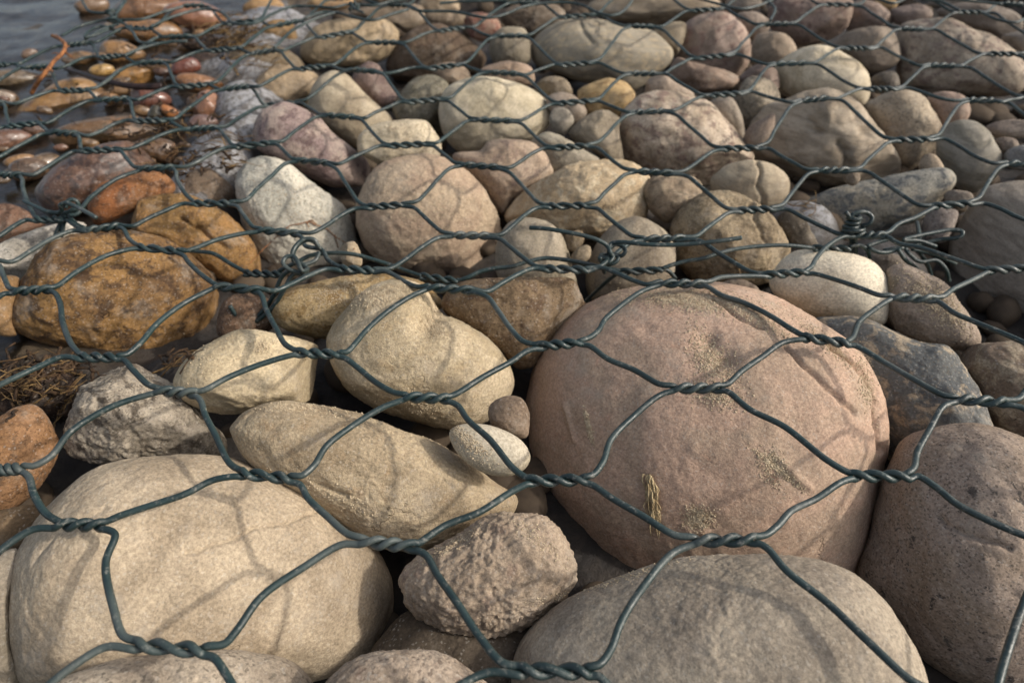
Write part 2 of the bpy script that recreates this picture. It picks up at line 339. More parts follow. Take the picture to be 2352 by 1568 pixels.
stone(C, 'smooth tan oval stone above the olive brown cobble, right of centre', (176,156,126), 'band', .014, [(1630,420),(1650,392),(1680,375),(1725,367),(1765,373),(1800,392),(1815,415),(1812,445),(1800,480),(1770,500),(1700,490),(1650,470)], rough=.004, cracks=[(3,5,[(1740,372),(1748,400),(1738,430),(1752,450),(1748,480)])], facets=0)
stone(B, 'large tan stone with a sandy face just left of centre', (196,166,132), 'rough', .005, [(817,480),(822,455),(845,410),(868,384),(900,365),(950,356),(990,355),(1026,365),(1060,384),(1100,420),(1130,465),(1150,510),(1152,550),(1135,600),(1090,640),(1020,645),(940,638),(880,610),(838,565),(820,520)], c2=(184,148,118), rough=.010, low=.03, facets=1)
stone(C, 'pale grey white granular stone left of the large sandy tan one', (204,200,184), 'speck', .010, [(540,430),(545,400),(560,378),(590,362),(625,362),(660,375),(700,405),(740,435),(775,460),(795,480),(815,530),(830,580),(832,605),(800,615),(740,625),(680,640),(630,625),(600,595),(575,550),(555,500)], c2=(170,170,158), c3=(150,152,146), rough=.012, facets=0)
stone(Pb, 'small squared tan chip leaning on the pale granular stone', (190,166,132), 'plain', .010, [(778,570),(795,558),(815,556),(828,580),(831,608),(812,616),(792,614),(784,595)], facets=3)
stone(C, 'purple grey stone in the upper left, poking through the mesh', (160,136,126), 'mottle', -.006, [(583,300),(598,262),(625,243),(650,235),(676,240),(708,257),(738,277),(763,305),(793,327),(818,347),(850,370),(862,392),(850,420),(810,430),(760,428),(700,400),(640,375),(600,350),(583,330)], c2=(136,108,110), c3=(104,76,78), rough=.008)
stone(C, 'smooth beige cone shaped stone right of the purple grey one', (180,162,132), 'plain', .008, [(706,245),(713,205),(733,175),(763,163),(793,170),(813,187),(838,215),(875,247),(900,268),(905,288),(890,315),(840,340),(815,338),(780,315),(740,285),(710,262)], rough=.004)
stone(C, 'pale cream cobble with a squared end below the beige cone shaped stone', (202,184,150), 'speck', .012, [(820,330),(826,310),(850,292),(888,280),(938,274),(978,277),(998,300),(1013,327),(1014,345),(1000,365),(940,375),(870,390),(840,375),(822,350)], c3=(170,140,100), facets=2)
stone(B, 'large pale cream boulder above centre with a rounded top', (210,194,162), 'plain', .004, [(1009,260),(1010,240),(1018,212),(1038,192),(1076,178),(1115,175),(1176,186),(1213,200),(1240,218),(1260,240),(1265,270),(1255,295),(1230,318),(1190,330),(1140,338),(1090,350),(1055,348),(1025,320),(1012,290)], c3=(176,146,104), rough=.007, facets=0)
stone(C, 'dark olive grey cobble behind the left side of the large cream boulder', (124,118,98), 'speck', .020, [(905,240),(925,208),(950,182),(988,172),(1013,180),(1030,200),(1025,250),(1015,300),(960,300),(920,285),(905,265)])
stone(C, 'mauve brown stone behind the beige cone shaped one', (142,114,108), 'mottle', .016, [(808,185),(818,160),(835,146),(852,143),(872,153),(893,190),(911,218),(908,238),(885,255),(850,240),(825,210)], c3=(106,78,76))
stone(C, 'tan stone with a pitted hollow near the top left of centre', (174,146,108), 'rough', .008, [(688,112),(700,85),(728,60),(775,45),(825,45),(888,41),(908,50),(916,70),(910,107),(888,132),(850,147),(800,153),(750,152),(712,148),(693,135)], c3=(120,98,66), rough=.016, dent=[(868,70,9,.10),(840,78,6,.08),(878,58,6,.08),(845,125,10,.1)])
stone(B, 'dark chocolate brown boulder right of the pitted tan one', (102,76,56), 'rough', .022, [(888,140),(920,92),(950,67),(1000,54),(1038,65),(1075,87),(1108,120),(1115,140),(1100,165),(1050,185),(1000,205),(930,195),(895,170)], c3=(134,104,70), c2=(88,68,50))
stone(C, 'grey tan stone above the dark chocolate brown boulder', (150,128,102), 'plain', .018, [(800,30),(850,15),(930,8),(968,15),(976,40),(972,58),(935,76),(910,62),(860,48)])
stone(C, 'yellow brown cobble left of the pitted tan stone', (156,122,78), 'mottle', .020, [(600,62),(630,45),(670,52),(682,80),(680,97),(640,102),(605,84)])
stone(C, 'knobby yellow tan stone above the purple grey one', (172,142,104), 'rough', .014, [(583,195),(600,170),(640,150),(690,155),(733,172),(735,195),(708,230),(680,250),(640,255),(600,240),(583,220)], facets=3, c3=(120,94,60), rough=.02)
stone(C, 'dull brown stone behind the knobby yellow tan one', (134,112,84), 'rough', .022, [(525,125),(560,107),(620,105),(660,115),(695,145),(690,168),(620,180),(560,172),(530,150)])
stone(C, 'small upright grey olive cobble near the top at centre', (150,138,114), 'plain', .012, [(1125,125),(1128,90),(1150,66),(1178,62),(1200,66),(1214,82),(1218,110),(1217,140),(1190,155),(1140,150)])
stone(Pb, 'pinkish tan stone just below the upright grey olive cobble', (172,138,116), 'plain', .018, [(1105,162),(1115,147),(1160,140),(1205,147),(1222,160),(1227,188),(1200,200),(1140,195)])
stone(Pb, 'lumpy pinkish brown stone behind the top left of the large cream boulder', (156,130,106), 'rough', .020, [(993,162),(1005,148),(1040,143),(1070,158),(1080,178),(1060,195),(1020,192)])
stone(B, 'long grey and tan banded boulder near the top, right of centre', (152,142,122), 'streak', .002, [(1218,120),(1226,92),(1258,62),(1296,45),(1351,42),(1413,50),(1463,62),(1501,70),(1531,95),(1548,120),(1536,150),(1496,180),(1470,203),(1450,212),(1410,198),(1338,188),(1288,172),(1233,150)], c2=(140,130,112), c3=(184,160,120), rough=.005, cracks=[(3,3,[(1335,55),(1345,80),(1360,100)])])
stone(B, 'long tan boulder cut off by the top edge above the banded one', (176,152,124), 'band', .006, [(1350,12),(1400,-15),(1500,-30),(1600,-25),(1655,5),(1642,28),(1576,52),(1501,58),(1413,48),(1360,35)], c3=(180,150,104))
stone(C, 'round mauve pink cobble right of the banded boulder', (172,142,128), 'mottle', .010, [(1550,110),(1560,75),(1580,48),(1615,32),(1663,27),(1696,45),(1716,68),(1725,100),(1721,140),(1703,170),(1670,190),(1620,195),(1570,170),(1552,140)], c3=(138,98,88), rough=.007)
stone(C, 'broken reddish stone in front of the round mauve pink cobble', (152,120,100), 'rough', .013, [(1540,150),(1558,132),(1590,142),(1620,150),(1680,165),(1700,180),(1680,203),(1620,214),(1560,205),(1538,178)], facets=3, rough=.02)
stone(C, 'tan pink cobble between the mauve pink cobble and the white oval', (160,136,114), 'plain', .016, [(1726,105),(1740,80),(1775,72),(1805,80),(1829,107),(1825,135),(1790,155),(1745,155),(1727,130)])
stone(C, 'dull grey brown cobble behind the mauve pink one', (146,126,112), 'plain', .016, [(1680,45),(1700,30),(1735,28),(1765,45),(1765,70),(1740,90),(1715,87),(1700,60)])
stone(B, 'reddish brown boulder cut off by the top edge at right', (158,128,116), 'mottle', .004, [(1764,40),(1775,8),(1810,-10),(1900,-12),(1955,0),(1959,20),(1949,55),(1924,82),(1876,100),(1834,105),(1790,85),(1767,60)], c3=(120,84,78))
stone(B, 'smooth pale cream oval boulder at the upper right', (206,190,160), 'plain', .004, [(1777,165),(1789,140),(1826,117),(1864,104),(1904,107),(1939,122),(1976,145),(1996,175),(2000,207),(1985,240),(1950,240),(1900,235),(1840,235),(1795,212),(1780,190)], rough=.004)
stone(C, 'grey brown cobble behind the right end of the pale cream oval', (136,118,102), 'plain', .014, [(1905,110),(1920,92),(1951,72),(2001,61),(2039,63),(2065,80),(2067,135),(2035,162),(1990,168),(1960,145)])
stone(C, 'pinkish brown stone right of the reddish boulder at the top', (150,124,112), 'plain', .014, [(1955,10),(1985,0),(2025,12),(2050,38),(2055,60),(2020,68),(1975,68),(1945,75),(1950,40)])
stone(Pb, 'grey mauve oval stone near the top edge above the wide tan boulder', (134,112,104), 'plain', .012, [(2044,25),(2076,14),(2109,10),(2134,17),(2143,32),(2135,48),(2100,58),(2055,55)])
stone(B, 'wide pinkish tan boulder in the upper right corner', (178,158,136), 'mottle', .003, [(2056,130),(2060,85),(2072,55),(2114,45),(2164,40),(2201,47),(2239,65),(2289,88),(2320,110),(2350,140),(2372,175),(2345,210),(2300,222),(2200,220),(2114,219),(2075,208),(2059,175)], c3=(128,100,90), low=.06)
stone(C, 'grey cobble at the top right behind the wide pinkish tan boulder', (132,116,104), 'plain', .010, [(2150,28),(2190,10),(2239,5),(2289,15),(2330,28),(2350,48),(2345,75),(2300,92),(2250,78),(2200,58)])
stone(C, 'dark slate cobble cut off by the right edge near the top', (130,120,112), 'plain', .014, [(2298,90),(2330,75),(2380,75),(2400,110),(2380,145),(2340,130)])
stone(B, 'grooved brown grey boulder right of centre in the upper half', (176,156,132), 'band', .003, [(1712,320),(1725,280),(1764,240),(1801,227),(1839,210),(1876,205),(1914,206),(1951,225),(1984,245),(2009,280),(2039,317),(2064,350),(2072,380),(2060,410),(2020,425),(1940,425),(1850,435),(1800,415),(1750,390),(1720,355)], facets=3, rough=.008, low=.06, dent=[(1985,300,14,.06),(1960,265,10,.06),(1935,345,10,.05),(1945,375,10,.05)], cracks=[(4,7,[(1925,330),(1943,348),(1942,388)]),(4,4,[(1855,272),(1870,285)]),(4,4,[(1858,292),(1885,305)])])
stone(C, 'rounded grey tan cobble right of the grooved boulder', (172,152,126), 'speck', .010, [(1990,240),(2014,225),(2051,208),(2089,207),(2121,220),(2144,250),(2161,282),(2164,310),(2145,345),(2110,380),(2080,392),(2050,365),(2020,315),(1998,270)], rough=.012, facets=0)
stone(C, 'pink cobble behind the rounded grey tan one at upper right', (166,132,114), 'plain', .014, [(2130,225),(2160,210),(2194,212),(2219,225),(2229,250),(2221,275),(2189,295),(2165,298),(2145,260)])
stone(C, 'smooth blue grey oval cobble near the right edge, upper half', (146,140,128), 'band', .010, [(2150,330),(2162,300),(2180,285),(2209,276),(2244,280),(2271,300),(2289,330),(2302,355),(2300,385),(2280,415),(2240,442),(2205,435),(2175,400),(2155,365)], rough=.004)
stone(Pb, 'pink grey pebble cut off by the right edge above two smaller ones', (160,138,122), 'plain', .016, [(2262,295),(2290,280),(2340,275),(2375,285),(2365,312),(2320,320),(2280,314)])
stone(Pb, 'small brown pebble right of the blue grey oval cobble', (140,122,108), 'plain', .022, [(2285,322),(2310,315),(2335,322),(2338,342),(2310,352),(2292,342)])
stone(Pb, 'bluish pebble cut off by the right edge below the small brown one', (132,132,136), 'plain', .018, [(2305,358),(2330,337),(2380,335),(2400,370),(2370,392),(2320,387)])
stone(Pb, 'small upright brown pebble left of the blue grey oval cobble', (162,138,112), 'plain', .014, [(2110,382),(2120,358),(2139,353),(2155,362),(2170,390),(2160,410),(2120,408)])
stone(B, 'large pinkish tan boulder with a peaked top above the olive brown cobble', (196,172,148), 'mottle', .003, [(1419,300),(1426,265),(1446,237),(1471,217),(1508,207),(1551,210),(1596,222),(1634,237),(1664,267),(1689,300),(1714,332),(1730,362),(1712,390),(1670,412),(1620,428),(1560,415),(1500,400),(1450,375),(1428,345)], c3=(138,104,92), rough=.010, facets=1)
stone(C, 'pinkish stone peeping out above the large peaked boulder', (166,142,122), 'plain', .010, [(1478,218),(1488,185),(1521,169),(1551,182),(1596,220),(1560,240),(1500,240)])
stone(C, 'yellow tan round cobble with dark veins below the banded boulder', (188,156,106), 'streak', .012, [(1326,225),(1331,205),(1363,188),(1401,180),(1433,188),(1455,208),(1459,225),(1445,255),(1400,272),(1350,270),(1332,245)], c3=(150,116,72))
stone(Pb, 'dark tan pebble in the gap under the left end of the banded boulder', (146,126,100), 'speck', .022, [(1231,197),(1251,178),(1283,176),(1306,190),(1314,215),(1290,226),(1250,216)])
stone(Pb, 'mauve grey pebble right of the large cream boulder', (160,140,124), 'plain', .020, [(1255,228),(1285,212),(1320,220),(1343,245),(1346,268),(1325,288),(1290,285),(1265,260)])
stone(Pb, 'small round light grey pebble touching the large cream boulder', (158,150,136), 'plain', .016, [(1262,268),(1270,252),(1288,247),(1308,255),(1318,275),(1313,295),(1296,310),(1275,302),(1263,285)], rough=.004)
stone(C, 'angular olive grey stone left of the large peaked boulder', (150,134,110), 'rough', .014, [(1306,302),(1338,272),(1371,255),(1401,252),(1424,268),(1422,300),(1430,350),(1430,378),(1396,370),(1350,340),(1320,322)], facets=4)
stone(C, 'flat grey green stone between the cream boulder and the ochre stone', (156,146,124), 'plain', .016, [(1221,325),(1251,303),(1276,307),(1306,322),(1351,350),(1376,365),(1365,385),(1300,405),(1250,395),(1235,350)])
stone(C, 'saddle shaped pinkish tan stone above the large sandy tan one', (178,148,122), 'mottle', .012, [(1041,358),(1055,350),(1100,347),(1120,327),(1150,318),(1190,320),(1225,328),(1251,350),(1266,378),(1270,400),(1250,425),(1210,445),(1175,465),(1160,495),(1140,485),(1110,440),(1075,400),(1050,378)], c3=(146,116,100), facets=1)
stone(B, 'large rusty yellow boulder with dark veins at the left edge', (146,106,56), 'mottle', .004, [(18,720),(25,690),(50,645),(75,600),(110,562),(150,545),(200,535),(262,530),(312,532),(362,542),(412,565),(462,605),(490,640),(498,680),(490,725),(450,775),(400,820),(340,838),(260,830),(180,810),(100,790),(40,765),(20,745)], c2=(112,80,46), c3=(78,56,38), rough=.012, low=.04)
stone(B, 'long ochre yellow stone leaning behind the rusty yellow boulder', (140,104,56), 'mottle', .010, [(265,505),(288,478),(325,458),(375,446),(425,446),(462,457),(500,475),(538,505),(562,530),(585,560),(600,600),(595,640),(560,660),(520,655),(470,620),(420,580),(370,555),(310,538),(275,520)], c2=(154,110,58), c3=(104,74,42), facets=2, rough=.012, cracks=[(3,5,[(415,500),(430,512),(445,522)]),(3,6,[(450,520),(475,540),(500,556),(525,572)])])
stone(C, 'bright orange brown stone above the long ochre one', (136,88,50), 'mottle', .010, [(202,480),(207,455),(225,425),(275,408),(337,396),(375,398),(400,420),(400,440),(375,458),(320,478),(268,503),(225,518),(208,500)], c2=(142,84,44), c3=(88,56,36), rough=.012)
stone(B, 'dark red brown wet boulder at the left behind the orange stone', (112,80,62), 'mottle', .006, [(80,440),(95,415),(125,385),(180,350),(240,328),(285,322),(320,330),(350,355),(372,380),(350,410),(290,440),(240,470),(190,495),(130,495),(95,470)], c2=(94,64,48), c3=(60,46,40), wet=True, rough=.01)
stone(C, 'brown grey cone topped pebble between the ochre stone and the pale granular one', (136,110,90), 'mottle', .024, [(408,445),(420,412),(440,392),(465,385),(490,390),(515,410),(538,437),(540,462),(520,480),(470,480),(420,465)])
stone(C, 'light grey speckled stone at the left edge beside the rusty boulder', (186,182,174), 'speck', .016, [(-40,595),(0,560),(50,538),(100,520),(165,508),(200,520),(140,570),(95,610),(60,645),(10,645),(-30,625)], c3=(96,96,98))
stone(C, 'brick red stone at the left edge above the light grey speckled one', (146,96,72), 'mottle', .012, [(-50,490),(0,468),(37,473),(75,492),(104,515),(60,540),(0,560),(-40,555)])
stone(C, 'yellow brown stone cut off by the left edge beside the rusty boulder', (158,120,76), 'plain', .020, [(-40,645),(10,632),(45,640),(40,690),(32,740),(40,770),(0,770),(-40,745)])
stone(C, 'rough grey and white angular stone left of the beige one', (172,158,138), 'mottle', .018, [(142,1019),(165,949),(190,889),(220,849),(255,831),(300,833),(350,855),(405,890),(460,950),(512,1005),(510,1050),(425,1060),(350,1065),(275,1062),(215,1063),(165,1049)], c2=(120,108,92), c3=(84,70,56), facets=4, rough=.025)
stone(C, 'beige lumpy stone beside the saddle shaped one, left of centre', (206,182,138), 'plain', .012, [(401,884),(410,849),(440,812),(490,780),(545,757),(600,757),(660,770),(710,785),(735,800),(735,850),(728,905),(690,925),(620,932),(560,948),(500,950),(450,937),(415,910)], facets=2, rough=.008, low=.06)
stone(B, 'beige saddle shaped stone with a notch, left of the pink boulder', (204,180,140), 'rough', .004, [(750,790),(763,750),(800,705),(838,667),(888,645),(925,642),(960,652),(985,672),(1013,712),(1050,735),(1088,755),(1130,785),(1165,830),(1180,875),(1165,920),(1120,965),(1060,985),(1000,980),(930,960),(860,935),(800,895),(765,845)], c3=(190,150,94), rough=.007, low=.03, dent=[(985,725,34,.16),(975,760,26,.08)])
stone(C, 'flattish tan stone with a sandy top behind the beige saddle shaped one', (178,150,102), 'mottle', .022, [(621,712),(638,680),(675,660),(738,645),(800,632),(863,630),(925,635),(975,650),(1005,680),(1015,705),(960,745),(850,780),(770,780),(690,768),(640,748)], c3=(150,116,66), rough=.008)
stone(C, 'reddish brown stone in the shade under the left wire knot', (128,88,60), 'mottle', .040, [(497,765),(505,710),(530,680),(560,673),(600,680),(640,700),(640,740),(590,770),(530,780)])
stone(C, 'angular rust brown stone above the gap left of the pink boulder', (126,96,62), 'mottle', .016, [(1013,702),(1030,668),(1060,648),(1110,641),(1176,640),(1263,638),(1308,640),(1326,657),(1336,687),(1343,705),(1301,737),(1268,788),(1235,835),(1190,845),(1150,810),(1090,765),(1040,735)], facets=3, box=3.0, c2=(126,94,58), c3=(98,66,40), rough=.014)
stone(B, 'long tan stone lying diagonally between the saddle stone and the tan boulder', (190,164,124), 'rough', .014, [(531,994),(540,969),(575,939),(645,921),(725,929),(825,949),(925,990),(1000,1015),(1075,1060),(1140,1110),(1185,1140),(1175,1180),(1110,1210),(1060,1235),(1000,1258),(925,1264),(850,1245),(790,1210),(720,1160),(630,1110),(565,1058)], c3=(170,128,80), rough=.010, low=.02, cracks=[(4,4,[(735,1108),(770,1125),(800,1134)])])
stone(Pb, 'small pale grey oval stone resting on the right end of the long tan one', (194,182,158), 'plain', .022, [(1032,999),(1045,980),(1075,973),(1125,976),(1176,996),(1206,1020),(1218,1049),(1206,1075),(1176,1091),(1135,1092),(1090,1075),(1050,1040)], rough=.006, low=.02)
stone(Pb, 'small brown round pebble between the saddle stone and the pink boulder', (146,118,94), 'plain', .026, [(1121,950),(1130,925),(1160,910),(1195,912),(1212,935),(1216,970),(1208,1005),(1170,1000),(1135,985)])
stone(C, 'reddish ochre stone cut off by the left edge, below the dark debris', (148,106,70), 'mottle', .020, [(-70,1000),(-20,970),(30,937),(75,927),(105,949),(125,989),(134,1019),(125,1064),(90,1119),(50,1154),(10,1180),(-50,1160),(-80,1080)], c2=(138,96,58), c3=(104,72,44), rough=.014)
stone(C, 'dark debris covered stone at the left edge above the reddish ochre one', (70,48,38), 'rough', .036, [(-40,880),(40,845),(120,835),(175,870),(175,920),(150,965),(90,960),(20,965),(-30,940)])
stone(C, 'grey stone sliver cut off by the left edge beside the large tan boulder', (146,132,112), 'plain', .020, [(-60,1300),(0,1268),(40,1258),(48,1290),(30,1340),(25,1400),(32,1500),(50,1568),(-20,1600),(-80,1500)])
stone(C, 'brown stone low at the left edge above the large tan boulder', (128,96,62), 'plain', .042, [(-50,1195),(30,1165),(90,1160),(125,1185),(90,1230),(50,1275),(-20,1280)])
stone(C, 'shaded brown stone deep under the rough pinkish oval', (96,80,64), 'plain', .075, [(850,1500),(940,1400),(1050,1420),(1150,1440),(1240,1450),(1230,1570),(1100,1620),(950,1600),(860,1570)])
stone(C, 'deep red brown stone under the water near the left edge', (128,92,58), 'mottle', .034, [(115,305),(180,278),(280,267),(375,277),(430,305),(390,340),(280,340),(200,355),(130,335)], wet=True, c3=(86,70,48))
stone(C, 'long golden yellow stone under shallow water at the left', (160,116,58), 'mottle', .034, [(33,262),(60,235),(100,207),(140,185),(190,180),(225,195),(258,220),(265,240),(225,262),(150,275),(75,277)], wet=True, c3=(130,88,42))
stone(Pb, 'small golden pebble in shallow water above the long golden yellow stone', (180,138,72), 'plain', .034, [(205,158),(230,147),(258,152),(262,167),(240,176),(212,172)], wet=True)
stone(Pb, 'golden brown pebble in shallow water right of the small golden one', (176,124,56), 'mottle', .034, [(255,175),(275,155),(325,152),(355,168),(345,188),(300,195),(268,190)], wet=True)
stone(C, 'olive brown wet stone behind the golden pebbles', (160,114,60), 'mottle', .03, [(225,122),(240,97),(275,93),(312,107),(338,130),(300,148),(240,140)], wet=True)
stone(Pb, 'dark red wet pebble above the flat orange one', (128,66,50), 'plain', .024, [(393,162),(400,140),(437,132),(457,142),(460,160),(425,175),(400,172)], wet=True)
stone(Pb, 'flat orange wet pebble left of the knobby yellow tan stone', (150,100,58), 'plain', .022, [(402,182),(420,168),(462,172),(500,183),(520,202),(475,215),(430,209)], wet=True)
stone(C, 'brick red wet stone in shallow water below the dark stick', (124,74,58), 'plain', .030, [(297,217),(312,202),(350,205),(385,217),(393,238),(350,250),(305,243)], wet=True)
stone(C, 'brown wet stone cut off by the top edge at left', (126,84,48), 'mottle', .018, [(245,28),(280,0),(330,-15),(400,-5),(420,20),(390,46),(320,54),(260,50)], wet=True)
stone(C, 'shiny copper red wet stone near the top edge at left', (150,98,70), 'plain', .012, [(372,27),(395,8),(450,3),(490,15),(520,35),(532,54),(510,66),(475,72),(435,68),(395,48)], wet=True)
stone(C, 'olive wet stone below the shiny copper red one', (142,98,54), 'mottle', .026, [(262,82),(270,57),(325,45),(388,50),(420,72),(400,96),(330,100)], wet=True)
stone(Pb, 'pinkish brown wet pebble at the edge of the grey foam', (166,112,82), 'plain', .024, [(443,258),(455,215),(485,208),(508,235),(510,262),(480,275),(450,272)], wet=True, facets=2)
stone(Pb, 'mauve wet pebble lying in the grey foam', (132,100,90), 'plain', .030, [(430,284),(450,264),(490,268),(502,288),(470,300),(440,297)], wet=True)
stone(C, 'rusty wet stone cut off by the left edge in shallow water', (126,84,62), 'mottle', .034, [(-40,312),(0,298),(45,298),(75,315),(40,344),(0,352),(-40,348)], wet=True)
stone(Pb, 'dark olive wet pebble beside the grey foam', (72,66,46), 'plain', .030, [(338,268),(350,242),(370,248),(388,272),(362,280)], wet=True)
stone(Pb, 'orange wet chip right of the dark olive pebble', (196,118,54), 'plain', .028, [(368,248),(378,240),(405,252),(410,268),(392,275),(378,264)], wet=True)
stone(C, 'sunken brown stone in the water below the long golden one', (120,92,62), 'mottle', .046, [(-20,415),(40,375),(110,350),(140,370),(90,410),(60,450),(0,460),(-30,440)], wet=True)
stone(Pb, 'tan stone at the top edge above the yellow brown cobble', (160,124,82), 'plain', .018, [(560,12),(600,-8),(640,0),(652,22),(600,42),(565,34)])
stone(Pb, 'orange tan stone at the top edge left of centre', (176,140,96), 'plain', .016, [(698,12),(740,-10),(800,-8),(812,14),(760,26),(715,23)])
stone(Pb, 'sandy brown stone at the top edge right of the grey tan one', (158,134,104), 'plain', .014, [(960,7),(1000,-15),(1050,-5),(1057,22),(1010,36),(970,31)])
stone(C, 'brown stone with a blood red patch near the top at centre', (168,118,96), 'mottle', .010, [(1063,50),(1080,32),(1110,30),(1140,42),(1150,70),(1125,98),(1085,88),(1066,70)], c3=(150,56,44), facets=2)
stone(C, 'dark speckled brown stone at the top, left of the banded boulder', (118,98,80), 'speck', .012, [(1150,32),(1200,8),(1270,10),(1298,28),(1290,52),(1250,70),(1215,85),(1165,64)], rough=.02)
stone(Pb, 'dull brown pebble above the dark chocolate boulder', (140,116,90), 'rough', .020, [(975,37),(1010,25),(1060,30),(1072,52),(1040,66),(1000,60)])
stone(Pb, 'grey pebble at the top edge right of the long tan boulder', (140,124,110), 'plain', .014, [(1668,2),(1700,-12),(1745,-5),(1742,22),(1705,32),(1675,20)])
stone(Pb, 'yellow grey stone between the banded boulder and the mauve pink cobble', (160,140,110), 'plain', .016, [(1500,72),(1540,52),(1575,55),(1570,95),(1550,130),(1530,108)])
stone(C, 'mauve brown pebble under the tan pink cobble at upper right', (142,114,104), 'plain', .024, [(1700,175),(1730,150),(1765,150),(1790,170),(1788,205),(1740,212),(1708,195)])
stone(C, 'grey tan cobble left of the pale cream oval boulder', (160,144,120), 'mottle', .014, [(1690,242),(1700,200),(1715,180),(1745,175),(1780,195),(1792,232),(1782,275),(1750,308),(1715,298),(1695,268)])
stone(Pb, 'pinkish pebble left of the grooved boulder', (158,134,116), 'plain', .014, [(1708,322),(1718,295),(1745,275),(1778,262),(1775,305),(1750,335),(1722,348)])
stone(Pb, 'dark pebble in the gap below the pale cream oval boulder', (106,96,86), 'plain', .026, [(1996,188),(2020,168),(2055,165),(2067,195),(2045,214),(2005,212)])
stone(C, 'grey stone behind the right shoulder of the large peaked boulder', (150,134,118), 'plain', .016, [(1625,240),(1660,220),(1690,235),(1708,282),(1705,320),(1670,300),(1640,265)])
stone(Pb, 'grey stone cut off by the top edge near the right corner', (146,130,118), 'plain', .010, [(2130,7),(2170,-12),(2230,-8),(2242,12),(2190,22),(2145,18)])
stone(Pb, 'yellow tan pebble at the top edge right of the reddish boulder', (172,140,94), 'plain', .018, [(2005,8),(2032,-8),(2062,5),(2050,24),(2022,24)])
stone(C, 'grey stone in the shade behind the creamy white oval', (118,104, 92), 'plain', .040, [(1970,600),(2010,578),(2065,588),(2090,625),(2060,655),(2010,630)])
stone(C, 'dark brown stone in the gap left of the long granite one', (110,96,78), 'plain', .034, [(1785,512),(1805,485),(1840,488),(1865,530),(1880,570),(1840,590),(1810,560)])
stone(C, 'grey brown stone peeping out behind the top of the pink boulder', (140,118,98), 'plain', .030, [(1630,668),(1680,642),(1720,646),(1748,672),(1735,710),(1660,705)])
stone(C, 'brown wet stone under shallow water left of the long golden one', (130,96,60), 'mottle', .036, [(-60,225),(-20,205),(30,212),(45,232),(10,252),(-50,255)], wet=True)
stone(C, 'flat greenish brown stone under shallow water at the far left edge', (112,92,66), 'plain', .038, [(-40,170),(20,160),(85,168),(120,182),(80,198),(0,200)], wet=True)
stone(Pb, 'small brown pebble breaking the water above the long golden stone', (126,98,76), 'plain', .020, [(48,122),(62,112),(80,113),(88,125),(72,136),(52,134)], wet=True)
stone(C, 'brown wet stone between the golden pebbles and the brick red one', (136,100,62), 'mottle', .036, [(250,205),(275,196),(310,198),(318,210),(290,220),(258,216)], wet=True)
stone(C, 'dark brown wet stone above the flat orange pebble', (92,68,50), 'plain', .030, [(440,128),(470,112),(515,118),(530,140),(510,165),(468,168),(448,150)], wet=True)
stone(C, 'dull ochre wet stone left of the dark red pebble', (142,106,64), 'mottle', .032, [(330,148),(350,136),(380,138),(394,152),(380,166),(345,164)], wet=True)
stone(C, 'long dark brown wet stone under the second netting edge at upper left', (84,64,50), 'plain', .032, [(410,100),(440,88),(490,84),(540,94),(530,112),(470,118),(425,114)], wet=True)
stone(C, 'amber brown wet stone under water below the forked root', (146,106,58), 'mottle', .038, [(150,130),(175,118),(210,122),(222,138),(195,150),(160,146)], wet=True)
stone(C, 'umber wet stone left of the dark red brown boulder', (108,80,56), 'mottle', .034, [(20,380),(60,362),(105,372),(112,398),(80,415),(30,412)], wet=True)
stone(C, 'rust brown wet stone behind the dark red brown boulder', (136,98,66), 'mottle', .028, [(300,335),(340,318),(390,322),(410,345),(395,375),(360,372),(330,355)], wet=True)
stone(Pb, 'small rust brown wet pebble right of the grey foam', (150,108,80), 'plain', .026, [(545,262),(560,252),(582,262),(584,285),(565,292),(548,280)], wet=True)
stone(Pb, 'small wet chestnut pebble at the top, left of the yellow brown cobble', (120,84,56), 'plain', .022, [(540,52),(560,42),(592,46),(600,60),(575,72),(548,68)], wet=True)
stone(C, 'brown stone under shallow water at the top edge, left of the brown wet one', (120,90,62), 'plain', .034, [(170,10),(200,-4),(245,0),(250,20),(225,34),(185,30)], wet=True)
# small wet pebbles packed between the larger wet stones at the upper left
_r = random.Random(77); _spots = []
while len(_spots) < 52:
    u_, v_ = _r.uniform(-10, 560), _r.uniform(30, 430)
    if u_ < 120 and v_ < 150 or u_ > 330+ (430-v_)*.55 + 60: continue
    rx_ = _r.uniform(14, 34)*(0.6+v_/700)
    if any(math.hypot(u_-p[0], (v_-p[1])*1.6) < (rx_+p[2])*.72 for p in _spots): continue
    _spots.append((u_, v_, rx_))
for (u_, v_, rx_) in _spots:
    k_ = _r.uniform(.36, .58); t_ = _r.uniform(-.4, .4)
    pts_ = [(u_+rx_*math.cos(q)*_r.uniform(.85, 1.1), v_+rx_*k_*math.sin(q+t_)*_r.uniform(.85, 1.1)) for q in np.linspace(0, 2*math.pi, 8, endpoint=False)]
    base_ = _r.choice([(132,98,60), (112,84,56), (150,108,62), (96,76,56), (124,84,60), (108,92,72)])
    stone(Pb, 'small brown wet pebble wedged between the larger wet stones at upper left', base_, _r.choice(['plain', 'mottle']), .040, pts_, wet=True)
